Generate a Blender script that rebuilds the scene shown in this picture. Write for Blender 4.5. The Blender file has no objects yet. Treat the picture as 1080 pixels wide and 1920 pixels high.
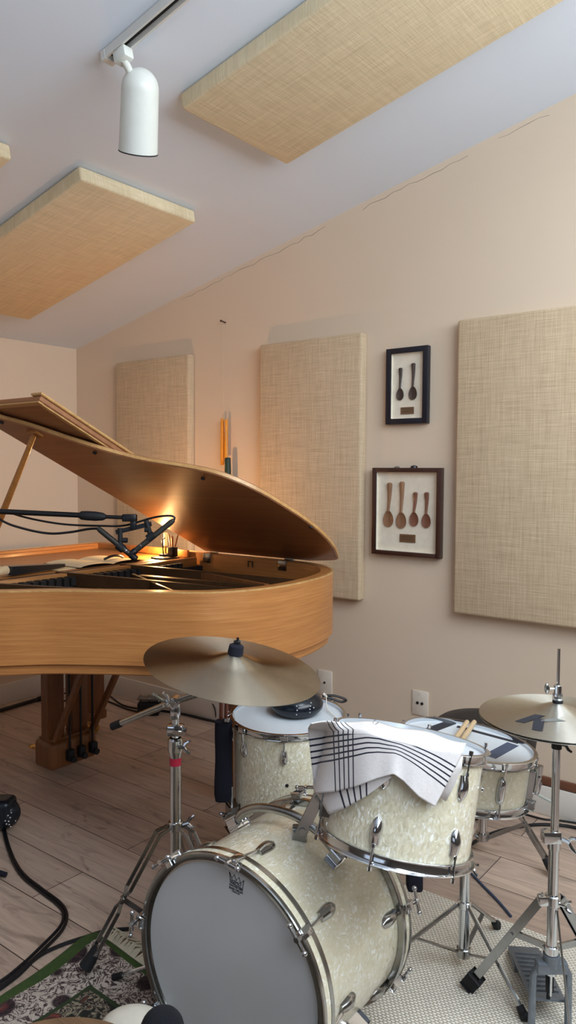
import bpy, bmesh, math, random
from mathutils import Vector as V, Matrix, Euler
from math import sin, cos, pi, radians, sqrt, atan2
random.seed(7)
S = bpy.context.scene
COL = S.collection

# ------------------------------------------------------------------ camera
CH, WD, FPX = 1.35, 2.95, 1420.0          # eye height, distance of the back wall, focal length in px
YAW, PIT, ROL = radians(37.5), radians(-3.1), radians(0.3)
FW = V((-sin(YAW)*cos(PIT), cos(YAW)*cos(PIT), sin(PIT)))
_r = V((cos(YAW), sin(YAW), 0)); _u = _r.cross(FW)
RT = cos(ROL)*_r + sin(ROL)*_u
UP = cos(ROL)*_u - sin(ROL)*_r
EYE = V((0, 0, CH))
cd = bpy.data.cameras.new('camera'); cam = bpy.data.objects.new('camera', cd); COL.objects.link(cam)
cam.matrix_world = Matrix(((RT.x, UP.x, -FW.x, EYE.x), (RT.y, UP.y, -FW.y, EYE.y), (RT.z, UP.z, -FW.z, EYE.z), (0, 0, 0, 1)))
cd.sensor_fit = 'VERTICAL'; cd.sensor_height = 36.0; cd.lens = 36.0*FPX/1920.0
cd.clip_start = 0.05; cd.clip_end = 60
S.camera = cam

def ray(px, py): return FW + (px-540)/FPX*RT - (py-960)/FPX*UP
def onX(px, py, x): d = ray(px, py); return EYE + d*(x/d.x)
def onY(px, py, y): d = ray(px, py); return EYE + d*(y/d.y)
def onZ(px, py, z): d = ray(px, py); return EYE + d*((z-CH)/d.z)
def onP(px, py, p, n): d = ray(px, py); return EYE + d*((V(p)-EYE).dot(n)/d.dot(n))
def atD(px, py, dep): return EYE + ray(px, py)*dep
def proj(P):
    v = P-EYE; d = v.dot(FW); return 540+FPX*v.dot(RT)/d, 960-FPX*v.dot(UP)/d
def cyl(px, py, C, n, r):
    d = ray(px, py); o = EYE-C; dp = d-n*d.dot(n); op = o-n*o.dot(n)
    a, b, c = dp.dot(dp), 2*dp.dot(op), op.dot(op)-r*r
    return EYE + d*((-b-sqrt(max(b*b-4*a*c, 0)))/(2*a))

# ------------------------------------------------------------------ materials
def lin(c): return tuple((x/12.92 if x <= 0.04045 else ((x+0.055)/1.055)**2.4) for x in c)
def rgb(r, g, b): return lin((r/255, g/255, b/255)) + (1.0,)
class NT:
    def __init__(s, name):
        s.m = bpy.data.materials.new(name); s.m.use_nodes = True; s.t = s.m.node_tree
        s.b = s.t.nodes['Principled BSDF']; s.out = s.t.nodes['Material Output']
    def n(s, typ, **kw):
        x = s.t.nodes.new('ShaderNode'+typ)
        for k, v in kw.items():
            if k.startswith('i_'):
                key = k[2:]; x.inputs[int(key) if key.isdigit() else key.replace('_', ' ')].default_value = v
            else: setattr(x, k, v)
        return x
    def l(s, a, b): s.t.links.new(a, b)
    def set(s, **kw):
        for k, v in kw.items(): s.b.inputs[k.replace('_', ' ')].default_value = v
        return s
    def obj(s, scale=(1, 1, 1), rot=(0, 0, 0), gen='Object'):
        tc = s.n('TexCoord'); mp = s.n('Mapping'); mp.inputs['Scale'].default_value = scale; mp.inputs['Rotation'].default_value = rot
        s.l(tc.outputs[gen], mp.inputs['Vector']); return mp.outputs['Vector']
    def noise(s, vec, scale, detail=4, rough=.55, dist=0):
        x = s.n('TexNoise'); x.inputs['Scale'].default_value = scale; x.inputs['Detail'].default_value = detail
        x.inputs['Roughness'].default_value = rough; x.inputs['Distortion'].default_value = dist
        s.l(vec, x.inputs['Vector']); return x.outputs['Fac']
    def ramp(s, fac, stops, interp='LINEAR'):
        x = s.n('ValToRGB'); x.color_ramp.interpolation = interp; e = x.color_ramp.elements
        while len(e) < len(stops): e.new(.5)
        for q, (p, c) in zip(e, stops): q.position = p; q.color = c
        s.l(fac, x.inputs['Fac']); return x.outputs['Color']
    def mix(s, fac, a, b, mode='MIX'):
        x = s.n('Mix', data_type='RGBA', blend_type=mode)
        for v, i in ((fac, 0), (a, 6), (b, 7)):
            if hasattr(v, 'links') or hasattr(v, 'is_linked'): s.l(v, x.inputs[i])
            else: x.inputs[i].default_value = v
        return x.outputs[2]
    def math(s, op, a, b=0.0, c=0.0):
        x = s.n('Math', operation=op)
        for v, i in ((a, 0), (b, 1), (c, 2)):
            if hasattr(v, 'is_linked'): s.l(v, x.inputs[i])
            else: x.inputs[i].default_value = v
        return x.outputs[0]
    def col(s, o): s.l(o, s.b.inputs['Base Color']); return s
    def bump(s, h, strength=.2, dist=.01):
        x = s.n('Bump'); x.inputs['Strength'].default_value = strength; x.inputs['Distance'].default_value = dist
        s.l(h, x.inputs['Height']); s.l(x.outputs['Normal'], s.b.inputs['Normal']); return s

M = {}
def plain(key, c, rough=.5, metal=0, var=.06, sc=30, bump=0, **kw):
    m = NT(key); m.set(Roughness=rough, Metallic=metal, **kw)
    v = m.obj(); f = m.noise(v, sc, 3)
    d = tuple(max(0, x*(1-var)) for x in c[:3])+(1,); e = tuple(min(1, x*(1+var)) for x in c[:3])+(1,)
    m.col(m.ramp(f, [(.3, d), (.7, e)]))
    if bump: m.bump(f, bump, .002)
    M[key] = m.m; return m
def paint(key, c):
    m = NT(key); m.set(Roughness=.85); v = m.obj()
    f = m.noise(v, 1.3, 4); g = m.noise(v, 60, 3)
    m.col(m.ramp(f, [(.3, tuple(x*.965 for x in c[:3])+(1,)), (.7, c)])); m.bump(g, .06, .002); M[key] = m.m
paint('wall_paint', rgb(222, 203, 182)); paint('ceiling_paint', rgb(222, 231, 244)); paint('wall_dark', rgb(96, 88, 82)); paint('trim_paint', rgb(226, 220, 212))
def burlap(key, c, d, scales):
    m = NT(key); m.set(Roughness=.95); v = m.obj()
    heights = []
    for sc in scales:
        mp = m.n('Mapping'); mp.inputs['Scale'].default_value = sc; m.l(v, mp.inputs['Vector'])
        heights.append(m.noise(mp.outputs['Vector'], 1, 3, .7))
    big = m.noise(v, 5, 3); s2 = m.math('MULTIPLY', m.math('ADD', heights[0], heights[1]), .5)
    c1 = m.ramp(s2, [(.36, d), (.64, c)]); m.col(m.mix(m.math('MULTIPLY', big, .2), c1, d)); m.bump(s2, .45, .003); M[key] = m.m
burlap('burlap', rgb(220, 198, 168), rgb(182, 159, 130), ((7, 7, 230), (230, 230, 7)))
burlap('burlap_ceiling', rgb(238, 222, 190), rgb(206, 188, 154), ((7, 230, 7), (230, 7, 7)))
def wood(key, c, d, axis=0, rough=.35, sc=9, coat=.2, fine=True):
    m = NT(key); m.set(Roughness=rough, Coat_Weight=coat, Coat_Roughness=.15)
    s = [sc*4]*3; s[axis] = sc*.22; v = m.obj(tuple(s)); f = m.noise(v, 1.0, 6, .6, .6)
    s2 = [260]*3; s2[axis] = 8; g = m.noise(m.obj(tuple(s2)), 1, 2)
    k = m.math('ADD', m.math('MULTIPLY', f, .7), m.math('MULTIPLY', g, .3))
    m.col(m.ramp(k, [(.32, d), (.5, tuple((x+y)/2 for x, y in zip(c, d))), (.68, c)])); m.bump(g, .05, .001); M[key] = m.m
m = NT('oak_case'); m.set(Roughness=.4, Coat_Weight=.15, Coat_Roughness=.2)
f = m.noise(m.obj((3, 3, 120)), 1, 5, .6, .15); g = m.noise(m.obj((9, 9, 330)), 1, 2); k = m.math('ADD', m.math('MULTIPLY', f, .6), m.math('MULTIPLY', g, .4))
m.col(m.ramp(k, [(.3, rgb(162, 102, 54)), (.52, rgb(184, 122, 66)), (.74, rgb(200, 140, 82))])); m.bump(g, .05, .001); M['oak_case'] = m.m
wood('oak_lid', rgb(168, 112, 72), rgb(138, 88, 56), 0, .42, coat=.3)
wood('oak_rail', rgb(190, 128, 66), rgb(150, 92, 42), 1, .4)
wood('oak_leg', rgb(140, 88, 48), rgb(104, 62, 32), 2, .45)
wood('oak_edge', rgb(214, 170, 110), rgb(180, 130, 76), 0, .35)
wood('stick_wood', rgb(232, 206, 168), rgb(212, 182, 140), 0, .5, 20)
wood('dark_stick', rgb(120, 60, 40), rgb(80, 36, 24), 2, .4, 20)
wood('spoon_dark', rgb(70, 52, 44), rgb(40, 28, 24), 2, .6, 20)
wood('spoon_light', rgb(150, 112, 84), rgb(112, 78, 56), 2, .6, 20)
wood('spoon_red', rgb(132, 84, 64), rgb(98, 60, 46), 2, .6, 20)
wood('frame_brown', rgb(72, 44, 36), rgb(50, 28, 24), 2, .4, 12)
wood('stool_wood', rgb(120, 92, 66), rgb(84, 60, 40), 0, .55, 7)
wood('base_strip', rgb(128, 84, 62), rgb(104, 64, 46), 0, .5, 8)
plain('frame_black', rgb(24, 26, 38), .4); plain('mount_board', rgb(232, 224, 208), .9)
plain('plaque', rgb(120, 92, 66), .5, .3); plain('plaque_text', rgb(70, 52, 38), .6)
plain('chrome', (.66, .68, .71, 1), .11, 1, .03, 12); plain('chrome_worn', (.42, .42, .41, 1), .2, 1, .1, 40)
plain('steel', (.40, .41, .42, 1), .25, 1, .08, 40); plain('cast_grey', rgb(130, 138, 148), .45, .7, .1, 60)
plain('black_rubber', rgb(18, 19, 24), .7, bump=.1); plain('black_plastic', rgb(16, 18, 22), .35); plain('black_cable', rgb(14, 15, 20), .45)
plain('blue_cable', rgb(52, 70, 96), .4)
plain('navy_cloth', rgb(16, 18, 34), .95, bump=.2, sc=200); plain('black_leather', rgb(22, 22, 26), .5, bump=.2, sc=150)
plain('mic_grey', rgb(72, 70, 66), .35, .6); plain('white_plastic', rgb(226, 216, 204), .4, 0, .02)
plain('slot', rgb(30, 26, 26), .7); plain('lamp_white', rgb(226, 228, 222), .35, 0, .02); plain('track_white', rgb(214, 212, 208), .5, 0, .02)
plain('head_white', rgb(214, 222, 230), .4, 0, .03, 9); plain('head_bass', rgb(208, 210, 212), .38, 0, .03, 5)
plain('tape_dark', rgb(70, 84, 110), .55, 0, .12, 60); plain('tape_black', rgb(36, 40, 52), .6, 0, .12, 60); plain('tape_grey', rgb(118, 120, 118), .6)
plain('tape_red', rgb(190, 36, 66), .5); plain('paper', rgb(240, 228, 196), .8, 0, .03); plain('paper_cream', rgb(232, 214, 172), .8, 0, .04)
plain('candle_yellow', rgb(226, 150, 36), .5, Subsurface_Weight=.1); plain('candle_green', rgb(26, 52, 44), .5); plain('string', rgb(196, 176, 150), .9)
plain('plate_gold', rgb(84, 58, 36), .45, .5, .15, 20); plain('soundboard', rgb(58, 36, 22), .6); plain('felt_dark', rgb(26, 20, 20), .9)
plain('brass', rgb(200, 160, 90), .3, 1); plain('ivory', rgb(236, 230, 214), .3); plain('key_black', rgb(16, 16, 16), .25)
plain('ink', rgb(30, 32, 44), .7); plain('white_mark', rgb(200, 206, 212), .6); plain('beige_shell', rgb(206, 198, 184), .6); plain('foam', rgb(12, 13, 22), .98, bump=.4, sc=300)
plain('glossy_black', rgb(16, 24, 34), .22); plain('navy_glossy', rgb(10, 24, 34), .3); plain('mic_stud', (.8, .82, .84, 1), .2, 1)
plain('crack', rgb(150, 136, 122), .9); plain('lever', rgb(206, 214, 210), .35, .3); plain('pencil', rgb(176, 120, 60), .6); plain('stone', rgb(96, 88, 84), .8)
# pearl drum wrap: cream ground with small flakes that each catch the light at their own angle
m = NT('white_pearl'); m.set(Roughness=.3, Coat_Weight=.7, Coat_Roughness=.05)
v = m.obj()
nz = m.n('TexNoise'); nz.inputs['Scale'].default_value = 22; nz.inputs['Detail'].default_value = 2; m.l(v, nz.inputs['Vector'])
vm = m.n('VectorMath', operation='MULTIPLY_ADD'); m.l(nz.outputs['Color'], vm.inputs[0]); vm.inputs[1].default_value = (.03, .03, .03); m.l(v, vm.inputs[2])
mp = m.n('Mapping'); mp.inputs['Scale'].default_value = (1.7, .75, .8); mp.inputs['Rotation'].default_value = (.6, .7, .4); m.l(vm.outputs[0], mp.inputs['Vector'])
w = m.n('TexVoronoi', feature='F1'); w.inputs['Scale'].default_value = 185; m.l(mp.outputs['Vector'], w.inputs['Vector'])
rnd = m.n('SeparateColor'); m.l(w.outputs['Color'], rnd.inputs['Color'])
cl_ = m.noise(v, 30, 3)
k = m.math('ADD', m.math('MULTIPLY', rnd.outputs[0], .55), m.math('MULTIPLY', cl_, .6))
m.col(m.ramp(k, [(.2, rgb(224, 214, 184)), (.55, rgb(230, 222, 196)), (.76, rgb(235, 229, 208)), (.85, rgb(252, 250, 240))]))
gm = m.n('NewGeometry'); sb = m.n('VectorMath', operation='SUBTRACT'); m.l(w.outputs['Color'], sb.inputs[0]); sb.inputs[1].default_value = (.5, .5, .5)
ms = m.n('VectorMath', operation='MULTIPLY_ADD'); m.l(sb.outputs[0], ms.inputs[0]); ms.inputs[1].default_value = (.26, .26, .26); m.l(gm.outputs['Normal'], ms.inputs[2])
nn = m.n('VectorMath', operation='NORMALIZE'); m.l(ms.outputs[0], nn.inputs[0]); m.l(nn.outputs[0], m.b.inputs['Normal'])
m.b.inputs['Specular IOR Level'].default_value = .8
M['white_pearl'] = m.m
# cymbal bronze
def bronze(key, c, d, rough):
    m = NT(key); m.set(Metallic=1, Roughness=rough, Anisotropic=.95, Anisotropic_Rotation=.25)
    tg = m.n('Tangent', direction_type='RADIAL', axis='Z'); m.l(tg.outputs[0], m.b.inputs['Tangent'])
    v = m.obj(); f = m.noise(v, 9, 5, .65); g = m.noise(v, 90, 3)
    k = m.math('ADD', m.math('MULTIPLY', f, .75), m.math('MULTIPLY', g, .25))
    m.col(m.ramp(k, [(.35, d), (.65, c)]))
    m.l(m.ramp(f, [(.35, (rough*1.06,)*3+(1,)), (.7, (rough*.96,)*3+(1,))]), m.b.inputs['Roughness'])
    M[key] = m.m
bronze('ride_bronze', (.58, .545, .46, 1), (.51, .475, .39, 1), .29); bronze('hat_bronze', (.62, .605, .55, 1), (.55, .535, .48, 1), .36)
# floor planks
m = NT('oak_floor'); m.set(Roughness=.42); v = m.obj()
br = m.n('TexBrick', offset=.37, offset_frequency=2); br.inputs['Scale'].default_value = 1; br.inputs['Brick Width'].default_value = 1.7; br.inputs['Row Height'].default_value = .1935
br.inputs['Mortar Size'].default_value = .0016; br.inputs['Mortar Smooth'].default_value = .1; br.inputs['Bias'].default_value = 0
br.inputs['Color1'].default_value = rgb(198, 176, 160); br.inputs['Color2'].default_value = rgb(172, 150, 136); br.inputs['Mortar'].default_value = rgb(48, 34, 28)
mp = m.n('Mapping'); mp.inputs['Location'].default_value = (.35, 0, 0); m.l(v, mp.inputs['Vector']); m.l(mp.outputs['Vector'], br.inputs['Vector'])
gr = m.noise(m.obj((1.6, 22, 1)), 1.5, 6, .62, 1.2); kn = m.noise(m.obj((2.2, 6, 1)), 2.0, 3, .5, 2.0)
fl = m.mix(.75, br.outputs['Color'], m.ramp(gr, [(.3, (.62, .61, .60, 1)), (.62, (1.12, 1.1, 1.08, 1))]), 'MULTIPLY')
fl = m.mix(m.ramp(kn, [(.60, (0, 0, 0, 1)), (.74, (.5, .5, .5, 1))]), fl, rgb(78, 56, 46))
m.col(fl); m.bump(m.math('SUBTRACT', gr, m.math('MULTIPLY', br.outputs['Fac'], 3)), .12, .002); M['oak_floor'] = m.m
# jute mat
m = NT('jute'); m.set(Roughness=.95); v = m.obj((1, 1, 1))
sx = m.n('SeparateXYZ'); m.l(v, sx.inputs[0])
P = .0125
row = m.math('DIVIDE', sx.outputs[1], P*.62); rf = m.math('FLOOR', row); ry = m.math('SUBTRACT', m.math('FRACT', row), .5)
cx_ = m.math('ADD', m.math('DIVIDE', sx.outputs[0], P), m.math('MULTIPLY', m.math('MODULO', rf, 2), .5)); rx = m.math('SUBTRACT', m.math('FRACT', cx_), .5)
d2 = m.math('ADD', m.math('MULTIPLY', rx, rx), m.math('MULTIPLY', ry, ry)); hgt = m.math('SUBTRACT', 1.0, m.math('MULTIPLY', d2, 3.2))
nzj = m.noise(m.obj((60, 60, 1)), 1, 3)
cc = m.ramp(hgt, [(.1, rgb(170, 158, 140)), (.4, rgb(236, 228, 212)), (.85, rgb(252, 248, 240))])
m.col(m.mix(.4, cc, m.ramp(nzj, [(.3, (.82, .82, .82, 1)), (.7, (1.1, 1.1, 1.1, 1))]), 'MULTIPLY')); m.bump(hgt, .6, .004); M['jute'] = m.m
# persian rug: green edge, cream scroll band, dark field
m = NT('rug_pattern'); m.set(Roughness=1.0); v = m.obj()
sx = m.n('SeparateXYZ'); m.l(v, sx.inputs[0])          # object origin = the rug's far left corner
ed = m.math('MINIMUM', sx.outputs[0], m.math('MULTIPLY', sx.outputs[1], -1))   # distance from the nearer edge
nA = m.noise(v, 27, 3, .6, 2.2); nB = m.noise(v, 14, 2, .5, 1.8); nC = m.noise(v, 70, 3)
vo = m.n('TexVoronoi', feature='F1'); vo.inputs['Scale'].default_value = 9; m.l(v, vo.inputs['Vector'])
scroll = m.ramp(m.math('ABSOLUTE', m.math('SUBTRACT', nA, .5)), [(.0, (1, 1, 1, 1)), (.028, (1, 1, 1, 1)), (.05, (0, 0, 0, 1))])
flower = m.ramp(vo.outputs['Distance'], [(.0, (1, 1, 1, 1)), (.30, (1, 1, 1, 1)), (.35, (0, 0, 0, 1))])
band = m.mix(flower, rgb(186, 172, 162), m.ramp(vo.outputs['Distance'], [(.0, rgb(150, 120, 96)), (.1, rgb(110, 44, 44)), (.2, rgb(40, 24, 30))]))
band = m.mix(scroll, band, rgb(66, 50, 52)); band = m.mix(.5, band, m.ramp(nC, [(.3, (.5, .5, .5, 1)), (.7, (1, 1, 1, 1))]), 'MULTIPLY')
leaf = m.ramp(nB, [(.44, (0, 0, 0, 1)), (.48, (1, 1, 1, 1)), (.56, (1, 1, 1, 1)), (.6, (0, 0, 0, 1))])
field = m.mix(leaf, rgb(26, 34, 24), rgb(136, 124, 106)); field = m.mix(scroll, field, rgb(30, 22, 24))
field = m.mix(m.ramp(nB, [(.60, (0, 0, 0, 1)), (.66, (1, 1, 1, 1))]), field, rgb(110, 52, 44))
gedge = m.mix(nC, rgb(66, 84, 30), rgb(34, 58, 30))
s1 = m.ramp(ed, [(.03, (0, 0, 0, 1)), (.031, (1, 1, 1, 1))], 'CONSTANT'); s2 = m.ramp(ed, [(.14, (0, 0, 0, 1)), (.141, (1, 1, 1, 1))], 'CONSTANT'); s3 = m.ramp(ed, [(.155, (0, 0, 0, 1)), (.156, (1, 1, 1, 1))], 'CONSTANT')
rc = m.mix(s1, gedge, band); rc = m.mix(s2, rc, rgb(40, 52, 28)); rc = m.mix(s3, rc, field); m.col(rc); m.bump(nC, .6, .004); M['rug_pattern'] = m.m
plain('rug_fringe', rgb(196, 186, 166), 1.0)
# towel with dark stripes in its weave (UV: x along the towel, y stripe number)
m = NT('towel_cloth'); m.set(Roughness=.9, Sheen_Weight=.2)
uv = m.n('UVMap', uv_map='weave'); sx = m.n('SeparateXYZ'); m.l(uv.outputs[0], sx.inputs[0])
def lines(x, lo, hi, num, hw):
    t = m.math('MULTIPLY', m.math('SUBTRACT', x, lo), (num-1)/(hi-lo)); d = m.math('ABSOLUTE', m.math('SUBTRACT', t, m.math('ROUND', t)))
    on = m.math('LESS_THAN', d, hw); rng = m.math('MULTIPLY', m.math('GREATER_THAN', t, -.5), m.math('LESS_THAN', t, num-.5))
    return m.math('MULTIPLY', on, rng)
st = m.math('MAXIMUM', lines(sx.outputs[0], .165, .285, 5, .13), lines(sx.outputs[1], 0, 1, 5, .15))
base = m.mix(m.noise(m.obj(), 160, 2), rgb(222, 216, 216), rgb(238, 233, 232))
m.col(m.mix(st, base, rgb(30, 32, 52))); m.bump(m.noise(m.obj(), 300, 2), .2, .002); M['towel_cloth'] = m.m
# glass pane that lets daylight straight through
m = NT('window_glass'); tr = m.n('BsdfTransparent'); gl = m.n('BsdfGlossy'); gl.inputs['Roughness'].default_value = .02
mx = m.n('MixShader'); mx.inputs[0].default_value = .06; m.l(tr.outputs[0], mx.inputs[1]); m.l(gl.outputs[0], mx.inputs[2]); m.l(mx.outputs[0], m.out.inputs['Surface']); M['window_glass'] = m.m
m = NT('picture_glass'); tr = m.n('BsdfTransparent'); gl = m.n('BsdfGlossy'); gl.inputs['Roughness'].default_value = .05
mx = m.n('MixShader'); mx.inputs[0].default_value = .04; m.l(tr.outputs[0], mx.inputs[1]); m.l(gl.outputs[0], mx.inputs[2]); m.l(mx.outputs[0], m.out.inputs['Surface']); M['picture_glass'] = m.m
m = NT('lamp_glow'); m.set(Base_Color=rgb(255, 220, 140), Emission_Color=(1.0, .62, .22, 1), Emission_Strength=.55); M['lamp_glow'] = m.m

# ------------------------------------------------------------------ builder
def frame_of(axis):
    a = V(axis).normalized(); t = V((0, 0, 1)) if abs(a.z) < .9 else V((1, 0, 0))
    x = t.cross(a).normalized(); return x, a.cross(x), a
def spl(pts, n=8):
    P = [V(p) for p in pts]; out = []
    for i in range(len(P)-1):
        p0, p1, p2, p3 = P[max(i-1, 0)], P[i], P[i+1], P[min(i+2, len(P)-1)]
        for k in range(n):
            t = k/n; out.append(.5*((2*p1)+(p2-p0)*t+(2*p0-5*p1+4*p2-p3)*t*t+(3*p1-p0-3*p2+p3)*t*t*t))
    return out+[P[-1]]
class MB:
    def __init__(s): s.bm = bmesh.new()
    def _f(s, vs):
        try: return s.bm.faces.new(vs)
        except ValueError: return None
    def box(s, c, size, X=(1, 0, 0), Y=(0, 1, 0), bev=0, seg=2):
        X = V(X).normalized(); Y = V(Y).normalized(); Z = X.cross(Y).normalized()
        r = bmesh.ops.create_cube(s.bm, size=1.0); vs = r['verts']
        for v in vs: v.co = V(c)+X*(v.co.x*size[0])+Y*(v.co.y*size[1])+Z*(v.co.z*size[2])
        if bev:
            es = list({e for v in vs for e in v.link_edges})
            bmesh.ops.bevel(s.bm, geom=es, offset=bev, segments=seg, affect='EDGES', profile=.5)
        return s
    def span(s, a, b, bev=0, seg=2):
        a, b = V(a), V(b); return s.box((a+b)/2, [abs(x) for x in (b-a)], bev=bev, seg=seg)
    def bar(s, a, b, w, t, side=(0, 0, 1), bev=0):
        a, b = V(a), V(b); d = (b-a); X = d.normalized(); Y = V(side).cross(X)
        if Y.length < 1e-4: Y = V((1, 0, 0))
        Y.normalize(); return s.box((a+b)/2, (d.length, w, t), X, Y, bev)
    def tube(s, pts, r, seg=10, closed=False, caps=True, flat=None):
        P = [V(p) for p in pts]; n = len(P); rr = r if isinstance(r, (list, tuple)) else [r]*n
        rings = []; nx = None
        for i in range(n):
            if closed: t = (P[(i+1) % n]-P[i-1])
            else: t = P[min(i+1, n-1)]-P[max(i-1, 0)]
            t.normalize()
            if nx is None: nx = frame_of(t)[0]
            nx = (nx-t*nx.dot(t)); nx = nx.normalized() if nx.length > 1e-6 else frame_of(t)[0]
            ny = t.cross(nx)
            rings.append([s.bm.verts.new(P[i]+rr[i]*(cos(2*pi*k/seg)*nx+sin(2*pi*k/seg)*ny)) for k in range(seg)])
        m_ = n if closed else n-1
        for i in range(m_):
            a, b = rings[i], rings[(i+1) % n]
            for k in range(seg): s._f((a[k], a[(k+1) % seg], b[(k+1) % seg], b[k]))
        if caps and not closed: s._f(rings[0][::-1]); s._f(rings[-1])
        return s
    def lathe(s, prof, o, axis=(0, 0, 1), seg=48, a0=0, a1=2*pi, closed=False):
        x, y, z = frame_of(axis); o = V(o); full = abs(a1-a0-2*pi) < 1e-6; n = seg if full else seg+1; rings = []
        for (r, h) in prof:
            if r < 1e-6: rings.append([s.bm.verts.new(o+z*h)])
            else: rings.append([s.bm.verts.new(o+z*h+r*(cos(a0+(a1-a0)*k/seg)*x+sin(a0+(a1-a0)*k/seg)*y)) for k in range(n)])
        pr = list(zip(rings, rings[1:]))+([(rings[-1], rings[0])] if closed else [])
        for a, b in pr:
            for k in range(n if full else n-1):
                k2 = (k+1) % n
                if len(a) == 1 and len(b) == 1: continue
                if len(a) == 1: s._f((a[0], b[k2], b[k]))
                elif len(b) == 1: s._f((a[k], a[k2], b[0]))
                else: s._f((a[k], a[k2], b[k2], b[k]))
        return s
    def ball(s, c, r, sc=(1, 1, 1), X=(1, 0, 0), Y=(0, 1, 0), u=20, v=12):
        X = V(X).normalized(); Y = V(Y).normalized(); Z = X.cross(Y)
        q = bmesh.ops.create_uvsphere(s.bm, u_segments=u, v_segments=v, radius=r)
        for w in q['verts']: w.co = V(c)+X*w.co.x*sc[0]+Y*w.co.y*sc[1]+Z*w.co.z*sc[2]
        return s
    def cyl(s, a, b, r, seg=20, r2=None, bev=0):
        a, b = V(a), V(b); L = (b-a).length; r2 = r if r2 is None else r2
        p = [(0, 0), (r, 0), (r2, L), (0, L)] if not bev else [(0, 0), (r-bev, 0), (r, bev), (r2, L-bev), (r2-bev, L), (0, L)]
        return s.lathe(p, a, b-a, seg)
    def prism(s, poly, z0, z1, f=None, bev=0):
        f = f or (lambda x, y, z: V((x, y, z)))
        if not bev: rows = [(poly, z0), (poly, z1)]
        else:
            ins = inset(poly, bev); rows = [(ins, z0), (poly, z0+bev), (poly, z1-bev), (ins, z1)]
        R_ = [[s.bm.verts.new(f(x, y, z)) for x, y in pl] for pl, z in rows]; n = len(poly)
        s._f(R_[0][::-1]); s._f(R_[-1])
        for a, b in zip(R_, R_[1:]):
            for k in range(n): s._f((a[k], a[(k+1) % n], b[(k+1) % n], b[k]))
        return s
    def wallring(s, outer, inner, z0, z1, f=None):
        f = f or (lambda x, y, z: V((x, y, z))); n = len(outer)
        A = [[s.bm.verts.new(f(x, y, z)) for x, y in pl] for pl, z in ((outer, z0), (outer, z1), (inner, z1), (inner, z0))]
        for i in range(4):
            a, b = A[i], A[(i+1) % 4]
            for k in range(n): s._f((a[k], a[(k+1) % n], b[(k+1) % n], b[k]))
        return s
    def sheet(s, pts, thick=0, n=None):
        vs = [s.bm.verts.new(V(p)) for p in pts]; f = s._f(vs)
        if thick and f:
            r = bmesh.ops.extrude_face_region(s.bm, geom=[f]); nn = V(n) if n else f.normal
            for e in r['geom']:
                if isinstance(e, bmesh.types.BMVert): e.co += V(nn).normalized()*thick
        return s
    def grid(s, rows, closed=False):
        G = [[s.bm.verts.new(V(p)) for p in r] for r in rows]
        for a, b in zip(G, G[1:]):
            for k in range(len(a)-1): s._f((a[k], a[k+1], b[k+1], b[k]))
        return G
    def build(s, name, mat, parent=None, label=None, sharp=35, loc=None):
        bmesh.ops.remove_doubles(s.bm, verts=s.bm.verts, dist=1e-6)
        bmesh.ops.recalc_face_normals(s.bm, faces=s.bm.faces)
        me = bpy.data.meshes.new(name)
        if parent is None:
            if loc is None:
                xs = [v.co for v in s.bm.verts]
                loc = V(((min(p.x for p in xs)+max(p.x for p in xs))/2, (min(p.y for p in xs)+max(p.y for p in xs))/2, min(p.z for p in xs)))
            off = V(loc)
        else:
            off = V((0, 0, 0)); q = parent
            while q: off = off+V(q.location); q = q.parent
        for v in s.bm.verts: v.co -= off
        for f in s.bm.faces: f.smooth = True
        s.bm.to_mesh(me); s.bm.free(); me.set_sharp_from_angle(angle=radians(sharp))
        me.materials.append(M[mat] if isinstance(mat, str) else mat)
        o = bpy.data.objects.new(name, me); COL.objects.link(o)
        if parent is None: o.location = off
        else: o.parent = parent
        if label: o['label'] = label
        return o
def inset(poly, d):
    n = len(poly); out = []; A = sum(poly[i][0]*poly[(i+1) % n][1]-poly[(i+1) % n][0]*poly[i][1] for i in range(n)); sg = 1 if A > 0 else -1
    for i in range(n):
        p0, p1, p2 = V(poly[i-1]), V(poly[i]), V(poly[(i+1) % n]); e1 = (p1-p0); e2 = (p2-p1)
        if e1.length < 1e-9 or e2.length < 1e-9: out.append(tuple(p1)); continue
        e1.normalize(); e2.normalize(); n1 = V((-e1.y, e1.x))*sg; n2 = V((-e2.y, e2.x))*sg; b = n1+n2
        if b.length < 1e-6: b = n1
        b.normalize(); out.append(tuple(p1+b*d/max(.4, b.dot(n1))))
    return out
def thing(name, label, cat, loc, group=None):
    o = bpy.data.objects.new(name, None); COL.objects.link(o); o.location = V(loc); o.empty_display_size = .05
    o['label'] = label; o['category'] = cat
    if group: o['group'] = group
    return o
def tag(o, label, cat, group=None, kind=None):
    o['label'] = label; o['category'] = cat
    if group: o['group'] = group
    if kind: o['kind'] = kind
    return o
def struct(o, label=None):
    o['kind'] = 'structure'
    if label: o['label'] = label
    return o
def dup(root, loc, label, group=None):
    r = root.copy(); COL.objects.link(r); r.location = V(loc); r['label'] = label
    if group: r['group'] = group
    for ch in list(root.children):
        c = ch.copy(); COL.objects.link(c); c.parent = r
        for g in list(ch.children):
            d = g.copy(); COL.objects.link(d); d.parent = c
    return r
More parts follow.
